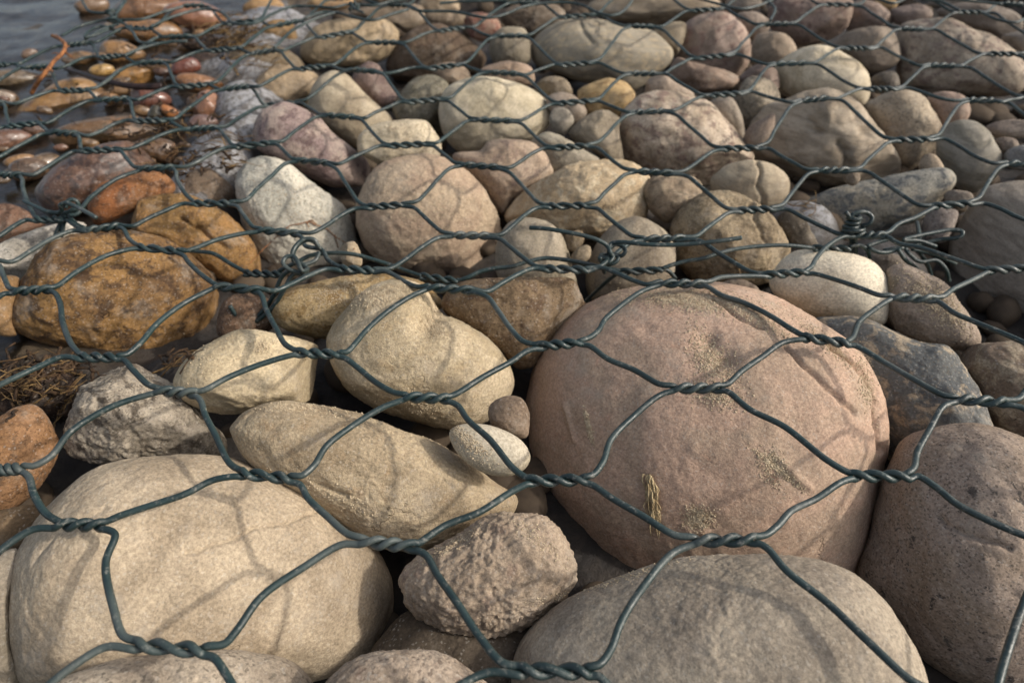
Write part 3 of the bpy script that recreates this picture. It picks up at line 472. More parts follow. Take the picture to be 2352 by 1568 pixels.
# ---------------------------------------------------------------- ground, silt, water
WATER_Z = -0.058
FLIP_WATER = False
def ground_height(X, Y):
    z = np.full(X.shape, -0.105)
    def blob(u, v, rx, ry, top):
        nonlocal z
        c = at(u, v, top); g = np.exp(-(((X-c[0])/rx)**2+((Y-c[1])/ry)**2)**1.5)
        z = np.maximum(z, -0.105+(top+0.105)*g)
    blob(480, 330, .055, .085, -0.028); blob(545, 270, .05, .07, -0.028); blob(440, 400, .045, .05, -0.034)
    blob(560, 200, .06, .07, -0.030); blob(560, 110, .10, .10, -0.034); blob(600, 40, .12, .12, -0.03)
    blob(90, 870, .08, .07, -0.055); blob(380, 850, .05, .04, -0.060); blob(1850, 480, .05, .05, -0.04); blob(1130, 830, .04, .04, -.085)
    blob(2050, 560, .05, .05, -0.05)
    z = np.maximum(z, -0.105+0.040/(1+np.exp((X+0.30)/0.03))*(Y > 0.35))
    P = np.stack([X.ravel()*22, Y.ravel()*22, np.zeros(X.size)], -1)
    z = z + (0.006*fbm(P, 3, 4)).reshape(X.shape)
    return z
nx, ny = 260, 240
xs = np.linspace(-1.3, 1.3, nx); ys = np.linspace(-0.2, 1.9, ny)
X, Y = np.meshgrid(xs, ys, indexing='ij'); Z = ground_height(X, Y)
gv = np.stack([X, Y, Z], -1).reshape(-1, 3)
ii, jj = np.meshgrid(np.arange(nx-1), np.arange(ny-1), indexing='ij')
gf = np.stack([ii*ny+jj, (ii+1)*ny+jj, (ii+1)*ny+jj+1, ii*ny+jj+1], -1).reshape(-1, 4)
# skirt out to the horizon
def gi(i, j): return i*ny+j
ring = [gi(0, 0), gi(nx-1, 0), gi(nx-1, ny-1), gi(0, ny-1)]
far = np.array([[-300, -300, -.3], [300, -300, -.3], [300, 300, -.3], [-300, 300, -.3]], float)
faces = [tuple(f) for f in gf]; n0 = len(gv)
gv = np.concatenate([gv, far])
faces.append(tuple([n0, n0+1]+[gi(i, 0) for i in range(nx-1, -1, -1)]))
faces.append(tuple([n0+1, n0+2]+[gi(nx-1, j) for j in range(ny-1, -1, -1)]))
faces.append(tuple([n0+2, n0+3]+[gi(i, ny-1) for i in range(nx)]))
faces.append(tuple([n0+3, n0]+[gi(0, j) for j in range(ny)]))
mg = new_mat('river_bank_silt'); g = NT(mg); tc = g.n('TexCoord'); O = tc.outputs['Object']
geo = g.n('NewGeometry'); sx = g.n('SeparateXYZ'); g.l(geo.outputs['Position'], sx.inputs[0])
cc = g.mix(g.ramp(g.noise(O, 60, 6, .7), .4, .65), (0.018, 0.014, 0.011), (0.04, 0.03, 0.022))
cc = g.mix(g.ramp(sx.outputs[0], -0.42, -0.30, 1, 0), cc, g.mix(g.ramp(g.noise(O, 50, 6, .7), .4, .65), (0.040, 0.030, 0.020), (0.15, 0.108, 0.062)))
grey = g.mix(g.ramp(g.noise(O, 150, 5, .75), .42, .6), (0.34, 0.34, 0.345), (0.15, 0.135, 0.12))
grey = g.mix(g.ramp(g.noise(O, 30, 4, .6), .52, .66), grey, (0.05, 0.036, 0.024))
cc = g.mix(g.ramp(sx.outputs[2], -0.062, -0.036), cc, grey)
p = g.n('BsdfPrincipled'); g.l(cc, p.inputs['Base Color']); p.inputs['Roughness'].default_value = .55
b = g.n('Bump'); b.inputs['Distance'].default_value = .003; g.l(g.noise(O, 140, 6, .75), b.inputs['Height']); g.l(b.outputs[0], p.inputs['Normal'])
o = g.n('OutputMaterial'); g.l(p.outputs[0], o.inputs[0])
tag(mesh_obj('ground', gv, faces, mg), kind='structure')
# water: thin rippled sheet over the left bank
wx = np.linspace(-3.2, -0.12, 300); wy = np.linspace(0.30, 4.0, 330)
def wedge(y):                      # shoreline
    return np.interp(y, [0.30, 0.42, 0.6, 0.75, 0.9, 1.1, 4.0], [-0.40, -0.40, -0.36, -0.30, -0.29, -0.34, -1.2])
V_, U_ = np.meshgrid(wy, np.linspace(0, 1, 300), indexing='ij')
Xw = -3.2+(wedge(V_)+3.2)*(U_**0.45)
Pn = np.stack([Xw.ravel()*14, V_.ravel()*34, np.zeros(Xw.size)], -1)
Zw = WATER_Z+((0.0007+0.0012*np.clip((V_.ravel()-.75)*2, 0, 1))*fbm(Pn, 91, 3)).reshape(Xw.shape)
wvv = np.stack([Xw, V_, Zw], -1).reshape(-1, 3); a, bq = Xw.shape
ii, jj = np.meshgrid(np.arange(a-1), np.arange(bq-1), indexing='ij')
wf = np.stack([ii*bq+jj, ii*bq+jj+1, (ii+1)*bq+jj+1, (ii+1)*bq+jj], -1)[..., ::-1] if FLIP_WATER else np.stack([ii*bq+jj, ii*bq+jj+1, (ii+1)*bq+jj+1, (ii+1)*bq+jj], -1).reshape(-1, 4)
mw = new_mat('river_water'); g = NT(mw); tc = g.n('TexCoord'); mp = g.n('Mapping'); g.l(tc.outputs['Object'], mp.inputs[0]); mp.inputs['Scale'].default_value = (1, 2.4, 1)
b = g.n('Bump'); b.inputs['Distance'].default_value = .0012; b.inputs['Strength'].default_value = .7; g.l(g.noise(mp.outputs[0], 40, 4, .6, .5), b.inputs['Height'])
tr = g.n('BsdfTransparent'); tr.inputs[0].default_value = (0.88, 0.86, 0.80, 1)
gl = g.n('BsdfGlossy'); gl.inputs['Roughness'].default_value = .04; gl.inputs['Color'].default_value = (1, 1, 1, 1)
fr = g.n('Fresnel'); fr.inputs[0].default_value = 1.33; g.l(b.outputs[0], fr.inputs['Normal']); g.l(b.outputs[0], gl.inputs['Normal'])
ms = g.n('MixShader'); g.l(fr.outputs[0], ms.inputs[0]); g.l(tr.outputs[0], ms.inputs[1]); g.l(gl.outputs[0], ms.inputs[2])
o = g.n('OutputMaterial'); g.l(ms.outputs[0], o.inputs[0])
tag(mesh_obj('water', wvv, wf, mw), kind='structure')

# ---------------------------------------------------------------- surfaces for dropping small things on
allv = []; allf = []; off = 0
for ob, wvts, F in STONES:
    allv.append(wvts); allf.append(F+off); off += len(wvts)
allv = np.concatenate(allv); allf = np.concatenate(allf)
BVH = BVHTree.FromPolygons([tuple(v) for v in allv.tolist()], [tuple(f) for f in allf.tolist()])
def hit(u, v):
    d = Vector(ray(u, v)).normalized(); return BVH.ray_cast(Vector(CAMP), d)

# ---------------------------------------------------------------- wires
WR = 0.00186
def catmull(pts, step=0.0018):
    pts = [np.asarray(p, float) for p in pts]
    pts = [2*pts[0]-pts[1]]+pts+[2*pts[-1]-pts[-2]]; out = []
    for i in range(1, len(pts)-2):
        p0, p1, p2, p3 = pts[i-1:i+3]
        # centripetal
        t0 = 0; t1 = t0+max(np.linalg.norm(p1-p0), 1e-7)**.5; t2 = t1+max(np.linalg.norm(p2-p1), 1e-7)**.5; t3 = t2+max(np.linalg.norm(p3-p2), 1e-7)**.5
        n = max(2, int(np.linalg.norm(p2-p1)/step))
        for t in np.linspace(t1, t2, n, endpoint=False):
            A1 = (t1-t)/(t1-t0)*p0+(t-t0)/(t1-t0)*p1; A2 = (t2-t)/(t2-t1)*p1+(t-t1)/(t2-t1)*p2; A3 = (t3-t)/(t3-t2)*p2+(t-t2)/(t3-t2)*p3
            B1 = (t2-t)/(t2-t0)*A1+(t-t0)/(t2-t0)*A2; B2 = (t3-t)/(t3-t1)*A2+(t-t1)/(t3-t1)*A3
            out.append((t2-t)/(t2-t1)*B1+(t-t1)/(t2-t1)*B2)
    out.append(pts[-2]); return np.array(out)
class Tubes:
    def __init__(s): s.v = []; s.f = []; s.n = 0
    def add(s, path, r, k=10, taper=None):
        path = np.asarray(path); m = len(path)
        T = np.gradient(path, axis=0); T /= np.maximum(np.linalg.norm(T, axis=1), 1e-9)[:, None]
        N = np.cross(T[0], [0, 0, 1.0]);
        if np.linalg.norm(N) < 1e-4: N = np.cross(T[0], [1.0, 0, 0])
        N /= np.linalg.norm(N); a = np.linspace(0, 2*math.pi, k, endpoint=False); rings = []
        for i in range(m):
            N = N-T[i]*np.dot(N, T[i]); N /= max(np.linalg.norm(N), 1e-9); Bv = np.cross(T[i], N)
            ri = r if taper is None else r*(taper[0]+(taper[1]-taper[0])*i/(m-1))
            rings.append(path[i]+ri*(np.outer(np.cos(a), N)+np.outer(np.sin(a), Bv)))
        b = s.n; s.v.append(np.concatenate(rings))
        for i in range(m-1):
            for j in range(k):
                s.f.append((b+i*k+j, b+i*k+(j+1) % k, b+(i+1)*k+(j+1) % k, b+(i+1)*k+j))
        s.f.append(tuple(b+j for j in range(k-1, -1, -1))); s.f.append(tuple(b+(m-1)*k+j for j in range(k)))
        s.n += m*k
    def build(s, name, mat, parent=None): return mesh_obj(name, np.concatenate(s.v), s.f, mat, parent)

# left and right ends of every twist (column, half row): u, v, u, v in the measuring frame
TW = {
(0,0):(300,1479,480,1494),(-1,1):(125,1204,242,1206),(-2,2):(-10,1080,55,1075),(1,1):(820,1241,965,1256),(0,2):(545,1086,672,1099),
(1,3):(925,911,1035,916),(-1,3):(355,896,456,904),(0,4):(675,809,785,814),(-2,4):(180,819,275,821),(2,0):(1186,1539,1360,1541),
(3,1):(1586,1241,1746,1239),(2,2):(1206,1104,1350,1101),(4,2):(1948,1092,2091,1094),(3,3):(1541,891,1664,891),(5,3):(2191,916,2316,924),
(2,4):(1226,796,1341,786),(4,4):(1841,774,1951,789),(-1,5):(488,657,600,667),(-2,6):(312,567,412,577),(-3,5):(30,670,120,664),
(-3,7):(200,529,275,519),(-4,8):(78,504,140,504),(-2,8):(445,467,532,467),(-5,9):(-8,402,50,402),(-3,9):(320,388,400,385),
(-1,7):(593,528,688,537),(0,8):(840,476,930,470),(1,7):(1035,540,1123,542),(0,6):(778,617,863,622),(1,5):(978,660,1088,667),
(1,9):(1058,378,1145,385),(2,8):(1256,474,1348,472),(2,6):(1251,617,1351,620),(3,7):(1473,549,1576,547),(3,5):(1511,650,1621,652),
(4,8):(1693,484,1775,480),(3,9):(1453,393,1548,398),(6,8):(2141,474,2231,467),(5,7):(1959,540,2036,540),(4,6):(1755,632,1856,625),
(5,5):(2041,682,2154,687),(6,6):(2261,622,2370,615),(5,9):(1874,391,1952,391),(-6,12):(20,290,82,283),(-5,11):(118,304,178,308),
(-4,10):(190,347,265,343),(-6,14):(142,209,197,207),(-5,13):(230,230,295,227),(-4,12):(313,278,375,277),(-3,11):(435,297,497,293),
(-2,10):(540,337,623,328),(-7,15):(63,155,108,153),(-6,16):(232,133,275,128),(-5,15):(318,145,375,143),(-4,14):(412,200,470,195),
(-3,13):(512,205,570,198),(-7,17):(150,105,205,98),(-5,17):(380,85,440,84),(-4,16):(482,117,537,112),(-4,18):(520,55,588,48),
(-2,16):(738,87,798,75),(-1,15):(853,98,913,98),(-2,14):(688,160,743,152),(-1,13):(803,160,865,165),(1,15):(1140,83,1200,82),
(0,16):(1010,72,1063,64),(0,14):(985,158,1053,150),(0,12):(938,235,1013,228),(-1,11):(748,265,815,270),(1,11):(1093,275,1176,278),
(-2,12):(612,243,680,236),(0,10):(895,335,980,331),(-1,9):(683,368,753,375),(1,13):(1120,166,1190,170),(-3,15):(585,122,633,115),
(-3,17):(628,60,688,48),(-1,17):(888,12,938,12),(2,16):(1293,40,1358,35),(3,15):(1446,60,1503,62),(2,14):(1288,150,1358,145),
(3,13):(1448,169,1506,169),(4,16):(1591,25,1648,22),(4,14):(1603,135,1673,127),(2,12):(1283,238,1356,232),(3,11):(1456,258,1526,255),
(4,12):(1633,220,1703,215),(2,10):(1271,340,1353,335),(4,10):(1658,342,1741,340),(6,16):(1894,11,1961,12),(5,15):(1752,56,1811,55),
(6,14):(1941,111,1999,112),(7,15):(2066,66,2121,68),(5,13):(1778,147,1851,145),(8,16):(2204,29,2256,29),(7,13):(2134,150,2194,152),
(8,14):(2271,124,2336,125),(6,12):(1994,205,2056,205),(5,11):(1836,232,1901,225),(7,11):(2221,230,2284,231),(6,10):(2059,322,2136,320),
(7,9):(2309,375,2400,378),(-7,13):(-60,240,12,237),(1,17):(1188,6,1240,8),(3,17):(1448,-30,1500,-32),(5,17):(1740,-32,1800,-34),(7,17):(2030,-28,2085,-26),
(9,17):(2300,8,2352,12),(9,15):(2400,92,2460,92),(8,12):(2370,226,2440,226),(6,2):(2490,1075,2640,1080),(9,13):(2410,185,2480,188),(0,18):(970,-25,1020,-28),(-2,18):(760,-2,810,-6),(-6,18):(295,63,340,67),(-5,19):(418,14,470,13),(-3,19):(640,-15,690,-20),(7,7):(2400,510,2500,510),(6,4):(2420,835,2540,840),(5,1):(2400,1250,2560,1255),
(4,0):(2125,1590,2290,1600),(3,-1):(1450,1660,1650,1665),(1,-1):(590,1680,800,1690),(-1,-1):(-260,1640,-60,1645),(-2,0):(-330,1370,-170,1372),
(-3,3):(-170,890,-70,892),(-4,4):(-260,735,-90,735),(-4,6):(-90,600,-12,600),(-5,7):(-130,552,-40,552),(-6,8):(-160,470,-90,455),(-6,10):(-100,368,-30,365),(-7,11):(-110,305,-30,302),
(-8,14):(-90,190,-25,188),(-8,16):(-20,150,20,148),(8,10):(2440,312,2520,312)}
MID = {
((-1,1),(0,0)):[(264,1226),(243,1290),(262,1400),(284,1460)],((0,0),(1,1)):[(515,1478),(545,1445),(600,1370),(700,1300),(785,1250)],
((-2,2),(-1,1)):[(66,1095),(78,1135),(105,1178)],((-1,1),(0,2)):[(275,1184),(350,1159),(425,1134),(490,1102)],
((-1,3),(0,2)):[(461,920),(470,949),(495,999),(528,1064)],((0,2),(1,1)):[(688,1112),(708,1144),(750,1184),(800,1226)],
((0,2),(1,3)):[(692,1092),(720,1070),(750,1024),(800,984),(880,935)],((1,1),(2,2)):[(980,1234),(1025,1205),(1100,1176),(1176,1128)],
((1,1),(2,0)):[(978,1274),(1005,1320),(1050,1384),(1100,1459),(1155,1522)],((1,3),(2,2)):[(1050,930),(1075,964),(1125,1009),(1180,1076)],
((1,3),(2,4)):[(1048,904),(1110,865),(1176,829),(1210,806)],((2,0),(3,1)):[(1375,1526),(1403,1490),(1426,1429),(1476,1349),(1546,1269)],
((2,2),(3,3)):[(1362,1090),(1385,1060),(1403,1010),(1456,955),(1515,908)],((2,2),(3,1)):[(1360,1113),(1406,1144),(1476,1184),(1550,1228)],
((3,1),(4,2)):[(1758,1228),(1788,1205),(1816,1174),(1876,1144),(1930,1108)],((3,1),(4,0)):[(1762,1258),(1806,1309),(1901,1384),(2001,1479),(2090,1560)],
((3,3),(4,2)):[(1673,900),(1721,939),(1801,979),(1901,1057)],((2,4),(3,3)):[(1354,794),(1396,824),(1456,849),(1516,882)],
((3,3),(4,4)):[(1673,880),(1701,854),(1751,819),(1800,786)],((2,4),(3,5)):[(1356,774),(1375,758),(1390,733),(1426,702),(1476,668)],
((3,5),(4,4)):[(1630,661),(1655,677),(1701,692),(1764,722),(1820,757)],((3,5),(4,6)):[(1630,646),(1655,637),(1720,634)],
((4,6),(5,5)):[(1866,628),(1892,634),(1964,657),(2022,678)],((4,4),(5,5)):[(1958,775),(1973,740),(2014,707)],
((4,4),(5,3)):[(1962,793),(2026,829),(2100,872),(2170,908)],((4,2),(5,3)):[(2098,1075),(2106,1040),(2136,984),(2168,932)],
((4,2),(5,1)):[(2108,1093),(2151,1119),(2201,1159),(2352,1229)],((5,5),(6,6)):[(2164,681),(2189,664),(2239,640)],
((5,5),(6,4)):[(2162,697),(2189,717),(2239,739),(2352,787)],((4,6),(5,7)):[(1864,612),(1874,594),(1904,562),(1940,543)],
((5,7),(6,8)):[(2042,532),(2064,514),(2101,500)],((5,7),(6,6)):[(2042,546),(2064,559),(2114,569),(2189,594)],
((0,4),(1,5)):[(796,808),(820,784),(838,762),(888,717),(945,680)],((0,4),(1,3)):[(792,822),(822,844),(865,879),(908,902)],
((-1,5),(0,4)):[(602,680),(610,707),(633,752),(657,792)],((-1,3),(0,4)):[(470,895),(525,866),(600,836)],
((-2,4),(-1,5)):[(290,814),(322,788),(362,742),(425,695)],((-2,4),(-1,3)):[(283,826),(305,849),(342,884)],
((-2,2),(-1,3)):[(75,1070),(115,1049),(165,989),(260,932)],((-3,5),(-2,4)):[(127,674),(139,700),(143,735),(164,790)],
((-3,5),(-2,6)):[(132,656),(175,625),(250,585)],((-3,7),(-2,6)):[(283,526),(297,549)],((-2,6),(-1,5)):[(420,586),(433,602),(462,630)],
((-2,6),(-1,7)):[(425,576),(448,570),(500,550),(560,536)],((-1,7),(0,6)):[(694,546),(702,565),(738,573),(755,598)],
((0,0),(1,-1)):[(492,1510),(515,1540),(545,1590)],((2,0),(3,-1)):[(1375,1552),(1410,1590)],((4,0),(5,1)):[(2285,1590),(2300,1540),(2325,1460),(2352,1385)],
((-5,9),(-4,8)):[(51,412),(52,430),(66,470)],((-7,13),(-6,12)):[(12,245),(14,262)],((-3,9),(-2,8)):[(404,394),(406,412),(430,450)],((-4,8),(-3,9)):[(180,484),(210,452),(270,410)]}
NODE_Z = {(-2,12):-0.022,(-1,11):-.004,(-3,11):-.006}
rz = random.Random(11)
def nz(c, r):
    base = 0.022 if r <= 4 else {5: .016, 6: .006}.get(r, 0.0)
    return base+NODE_Z.get((c, r), 0)+rz.uniform(-.0012, .0012)
NZ = {k: nz(*k) for k in TW}
def jig(u, v, k):
    return u, v
EV = np.array([0, 0.92, 0.10]); EV /= np.linalg.norm(EV)
def twist_pts(k, strand):
    c, r = k; a = TW[k]; z = NZ[k]
    L = at(a[0], a[1], z); Rr = at(a[2], a[3], z); ax = (Rr-L)/np.linalg.norm(Rr-L)
    e1 = EV-ax*np.dot(EV, ax); e1 /= np.linalg.norm(e1); e2 = np.cross(ax, e1)
    if e2[2] < 0: e2 = -e2
    over = 1 if c % 2 == 0 else -1
    out = []; n = 22; half = 3; tw_w = random.Random(c*31+r).uniform(-.06, .06)
    for i in range(n+1):
        s = i/n; s2 = s+tw_w*math.sin(math.pi*2*s); ph = (0 if strand == 0 else math.pi)+s2*half*math.pi
        ro = WR*1.02
        out.append(L+(Rr-L)*(0.04+0.92*s)+ro*(math.cos(ph)*e1+over*math.sin(ph)*e2))
    return out
def diag(k1, k2):
    a = TW[k1]; b = TW[k2]; z1, z2 = NZ[k1], NZ[k2]
    p0 = np.array(a[2:4], float); p1 = np.array(b[0:2], float)
    if (k1, k2) in MID: ms = [np.array(m, float) for m in MID[(k1, k2)]]
    else:
        d = p1-p0; L = np.linalg.norm(d); n = np.array([-d[1], d[0]])/L; up = d[1] < 0
        rr_ = random.Random(hash((k1, k2)) & 0xffff)
        sg = 1 if up else -1
        am = L*rr_.uniform(.05, .085)
        ms = [p0+d*.16+n*am*(.75)*sg, p0+d*.38+n*am*.35*sg+n*L*rr_.uniform(-.012, .012), p0+d*.62-n*am*.30*sg+n*L*rr_.uniform(-.012, .012), p0+d*.86-n*am*.55*sg]
    out = []
    for i, m in enumerate(ms):
        t = np.linalg.norm(m-p0)/max(np.linalg.norm(p1-p0), 1); t = min(max(t, 0), 1)
        out.append(at(m[0], m[1], z1+(z2-z1)*t+rz.uniform(-.0008, .0008)))
    return out
net = Tubes()
def partner(k, strand_out):        # the strand leaving low goes to the lower right twist
    c, r = k
    return (c+1, r-1) if strand_out == 'low' else (c+1, r+1)
used = set()
def walk(k, strand):               # strand 0 enters at the upper left and leaves at the lower right
    pts = []
    while True:
        used.add((k, strand)); pts += twist_pts(k, strand)
        nk = (k[0]+1, k[1]-1) if strand == 0 else (k[0]+1, k[1]+1)
        if nk not in TW: break
        pts += diag(k, nk); k = nk
    return pts
for strand in (0, 1):
    for k in sorted(TW):
        pk = (k[0]-1, k[1]+1) if strand == 0 else (k[0]-1, k[1]-1)
        if pk in TW or (k, strand) in used: continue
        net.add(catmull(walk(k, strand)), WR)
WIRE_LABEL_GROUP = 'dark green plastic coated wires of the gabion'
o = net.build('wire_mesh', M_WIRE)
tag(o, 'dark green hexagonal wire netting stretched over all the stones', 'wire mesh')

def P3(seq): return [at(*q) if len(q) == 3 else at(q[0], q[1], 0) for q in seq]
def helix(a, b, turns, r, n=40, phase=0):
    a = np.array(a); b = np.array(b); ax = (b-a)/np.linalg.norm(b-a)
    e1 = np.cross(ax, [0, 0, 1.0]);
    if np.linalg.norm(e1) < .05: e1 = np.cross(ax, [1.0, 0, 0])
    e1 /= np.linalg.norm(e1); e2 = np.cross(ax, e1)
    return [a+(b-a)*i/n+r*(math.cos(phase+turns*2*math.pi*i/n)*e1+math.sin(phase+turns*2*math.pi*i/n)*e2) for i in range(n+1)]
# the wires of the partition panel that come up under the net along the seam
dia = Tubes(); z_ = -.012
def seg(seq, r=WR*.95): dia.add(catmull(P3(seq)), r)
def twist2(a, b, turns=1.5):
    A_, B_ = at(*a), at(*b)
    for ph in (0, math.pi): dia.add(catmull(helix(A_, B_, turns, WR, 24, ph)), WR*.95)
seg([(640,622,-.02),(686,600,-.008),(713,587,-.006),(763,581,-.004),(813,584,-.004),(850,594,-.006),(898,609,-.010),(938,624,-.013),(968,634,-.014)])
twist2((965,634,-.014),(1052,646,-.014))
seg([(1050,646,-.014),(1075,637,-.010),(1100,625,-.008),(1138,616,-.006),(1176,612,-.005),(1205,603,-.004),(1251,593,-.003),(1300,597,-.004),(1340,604,-.006),(1375,612,-.009),(1426,622,-.012)])
twist2((1424,625,-.012),(1520,620,-.012))
seg([(1520,617,-.012),(1545,608,-.010),(1575,600,-.008),(1613,594,-.006),(1650,582,-.004),(1690,572,-.003),(1764,564,-.003),(1814,564,-.004),(1870,570,-.008)])
seg([(1512,616,-.012),(1535,622,-.015),(1552,640,-.022)]); twist2((1868,570,-.010),(1950,572,-.012))
seg([(1950,566,-.010),(1975,563,-.010),(1990,572,-.014),(1998,592,-.03)])
seg([(1420,626,-.014),(1395,645,-.030),(1370,668,-.050),(1342,695,-.07)])
seg([(414,572,-.012),(450,577,-.014),(489,582,-.016),(530,606,-.020),(565,625,-.022)]); twist2((560,627,-.022),(648,630,-.022), 2)
seg([(2150,566,-.012),(2110,553,-.008),(2075,551,-.006),(2150,533,-.004),(2190,528,-.003),(2211,533,-.003),(2207,543,-.006),(2160,550,-.012),(2114,560,-.016),(2070,567,-.018),(2030,575,-.02)])
seg([(1990,566,-.012),(2020,555,-.010),(2048,548,-.008)]); seg([(1995,570,-.012),(2018,579,-.014),(2045,578,-.015),(2075,568,-.012)])
seg([(2062,572,-.012),(2078,595,-.02),(2100,612,-.035),(2118,628,-.05)]); seg([(2105,566,-.012),(2120,590,-.02),(2132,612,-.035),(2140,640,-.06)])
seg([(2074,556,-.010),(2082,575,-.014),(2110,600,-.02),(2150,598,-.02),(2170,615,-.025),(2180,645,-.04)]); seg([(2095,572,-.012),(2140,582,-.016),(2195,605,-.03)])
seg([(2106,510,-.02),(2110,530,-.015),(2112,555,-.012)])
tag(dia.build('partition_wire', M_WIRE), 'slack green wires of the partition panel tangled below the netting along the seam', 'wire')
# second sheet laid over the first along the top seam
tops = [Tubes(), Tubes(), Tubes(), Tubes(), Tubes()]
def seg3(seq, r=WR):
    mu = sum(q[0] for q in seq)/len(seq); mv = sum(q[1] for q in seq)/len(seq); top = tops[3 if (mv > 85 and mu < 600) else 0 if mu < 640 else 1 if mu < 1560 else 2 if mu < 1900 else 4]
    top.add(catmull(P3([(u, v, z if len(q) > 2 else .006) for q in seq for (u, v, z) in [(*q, .006)[:3]]])), r)
seg3([(142,82),(190,58),(245,46),(280,46)]); seg3([(276,46),(325,45),(375,28),(420,16)]); seg3([(345,62),(400,38),(462,22),(495,24),(520,38),(536,54),(560,56),(590,52),(625,33),(670,16),(720,15),(765,18),(803,10),(860,13),(898,4),(925,0),(955,-6)])
seg3([(186,-5),(194,12),(210,28),(250,31)]); seg3([(250,32),(272,20),(290,-6)]); seg3([(930,12),(963,25),(1038,27),(1126,41),(1176,27),(1190,20),(1232,10),(1300,6),(1336,12),(1370,28),(1400,36),(1420,33),(1440,18),(1455,-4)])
seg3([(700,42),(745,28),(775,30),(813,40),(855,47),(900,33),(938,22)]); seg3([(630,110),(680,65),(740,38),(775,28)]); seg3([(1600,-4),(1660,12),(1700,21),(1740,14),(1775,0)])
seg3([(1764,4),(1780,20),(1769,48)]); seg3([(2114,-2),(2160,4),(2204,25)]); seg3([(2140,-4),(2180,-2),(2260,6),(2300,10)])
seg3([(2016,-2),(2050,8),(2080,-2)]);  seg3([(1010,8),(1060,4),(1130,2),(1190,-4)]); seg3([(2256,30),(2290,45),(2330,52),(2360,40)])
seg3([(286,128),(330,110),(380,98),(430,95)]); seg3([(290,62,),(305,74),(325,98),(370,100)])
for t_, l_ in zip(tops, ('second netting edge lying over the first above the copper red wet stone', 'thick sagging edge wire of the second netting above the pitted tan stone', 'short edge wire of the second netting left of the reddish boulder at the top', 'edge wire of the second netting crossing just above the dark red wet pebble', 'edge wire of the second netting at the top right corner')):
    tag(t_.build('overlapping_wire', M_WIRE), l_, 'wire', 'edge wires of the second netting along the top')
# ---- ties
def tie(name, label, strands, cat='wire tie'):
    t = Tubes()
    for s in strands: t.add(catmull([np.asarray(p) for p in s], .0010), WR*.95)
    tag(t.build(name, M_WIRE), label, cat, 'wire ties knotted along the seams')
def coil(c, ax, rad, turns, length, n=40, ph=0):
    c = np.array(c); ax = np.array(ax, float); ax /= np.linalg.norm(ax)
    return helix(c-ax*length/2, c+ax*length/2, turns, rad, n, ph)
c0 = at(1392, 592, .002)
tie('wire_tie', 'wire tie with two long free ends sticking out left and right', [
    P3([(1217,523,.020),(1251,525,.022),(1290,531,.022),(1340,541,.020),(1375,552,.017),(1394,564,.013),(1402,580,.010)])+coil(c0, (0, .2, 1), .0045, 2.2, .007)[2:],
    P3([(1703,546,.026),(1640,555,.024),(1560,562,.020),(1480,561,.018),(1425,556,.015),(1404,560,.012),(1399,575,.010),(1408,590,.006),(1398,602,.004),(1380,600,.002),(1378,590,.006)]),
    P3([(1400,570,.010),(1415,561,.011),(1430,566,.010),(1436,578,.009),(1428,587,.006),(1412,586,.004),(1402,580,.004)]),
    P3([(1404,585,.006),(1420,588,.005),(1416,600,.003),(1398,608,.0),(1385,605,-.004),(1388,625,-.02)])])
c0 = at(1956, 525, .006)
tie('wire_tie', 'upright coiled wire tie with a ring loop beside the white oval stone', [
    coil(at(1958,512,.010), (.1, .3, 1), .0045, 3.2, .012), coil(at(1960,527,.004), (0, .5, 1), .0075, 1.6, .005),
    P3([(1942,486,.020),(1948,494,.018),(1955,505,.013)]),
    P3([(1952,505,.014),(1958,493,.018),(1975,487,.020),(1993,489,.019),(2003,500,.016),(1997,513,.012),(1978,519,.008)]),
    P3([(1952,530,.004),(1955,550,-.006),(1954,580,-.022)]), P3([(1964,530,.004),(1965,552,-.006),(1966,582,-.022)])])
tie('wire_tie', 'double looped wire tie hanging down beside the pale granular stone', [
    P3([(737,572,.004),(722,556,.010),(705,551,.013),(688,559,.012),(676,575,.010),(674,592,.008),(682,602,.004)]),
    P3([(733,568,.010),(722,551,.016),(700,549,.017),(682,562,.015),(672,580,.012),(676,600,.006),(700,607,.002),(725,597,.002),(733,580,.004)]),
    P3([(692,628,.004),(660,616,.008),(650,602,.011),(658,590,.013),(674,589,.013),(683,600,.012),(694,622,.008),(706,617,.004),(690,608,.004)]),
    P3([(690,626,.004),(664,622,.004),(645,640,-.004),(632,670,-.014),(615,700,-.026),(590,728,-.036),(572,742,-.040),(548,736,-.036),(540,722,-.030),(528,702,-.022)]),
    P3([(700,622,.004),(672,632,.000),(655,660,-.008),(634,695,-.020),(612,720,-.03),(588,738,-.038)]), P3([(690,603,.006),(702,612,.004),(706,620,.002),(696,630,.002),(682,627,.003)])])
tie('wire_tie', 'wire tie with a short cut end above the rusty yellow boulder', [
    P3([(55,462,.006),(85,476,.006),(110,486,.006),(135,488,.006),(142,480,.010),(138,472,.014),(150,466,.016),(175,475,.016),(200,488,.016),(221,500,.015)]),
    P3([(150,478,.010),(154,464,.014),(165,458,.015),(176,462,.013),(180,475,.008),(168,485,.005),(152,488,.004),(142,494,.0)]),
    P3([(160,485,.006),(172,480,.008),(185,482,.006),(175,492,.004),(160,494,.004)]),
    P3([(150,492,.002),(138,515,-.008),(125,545,-.016)]), P3([(152,494,.002),(146,515,-.008),(140,545,-.016)]), P3([(158,494,.002),(172,512,-.002),(195,524,-.004)])])
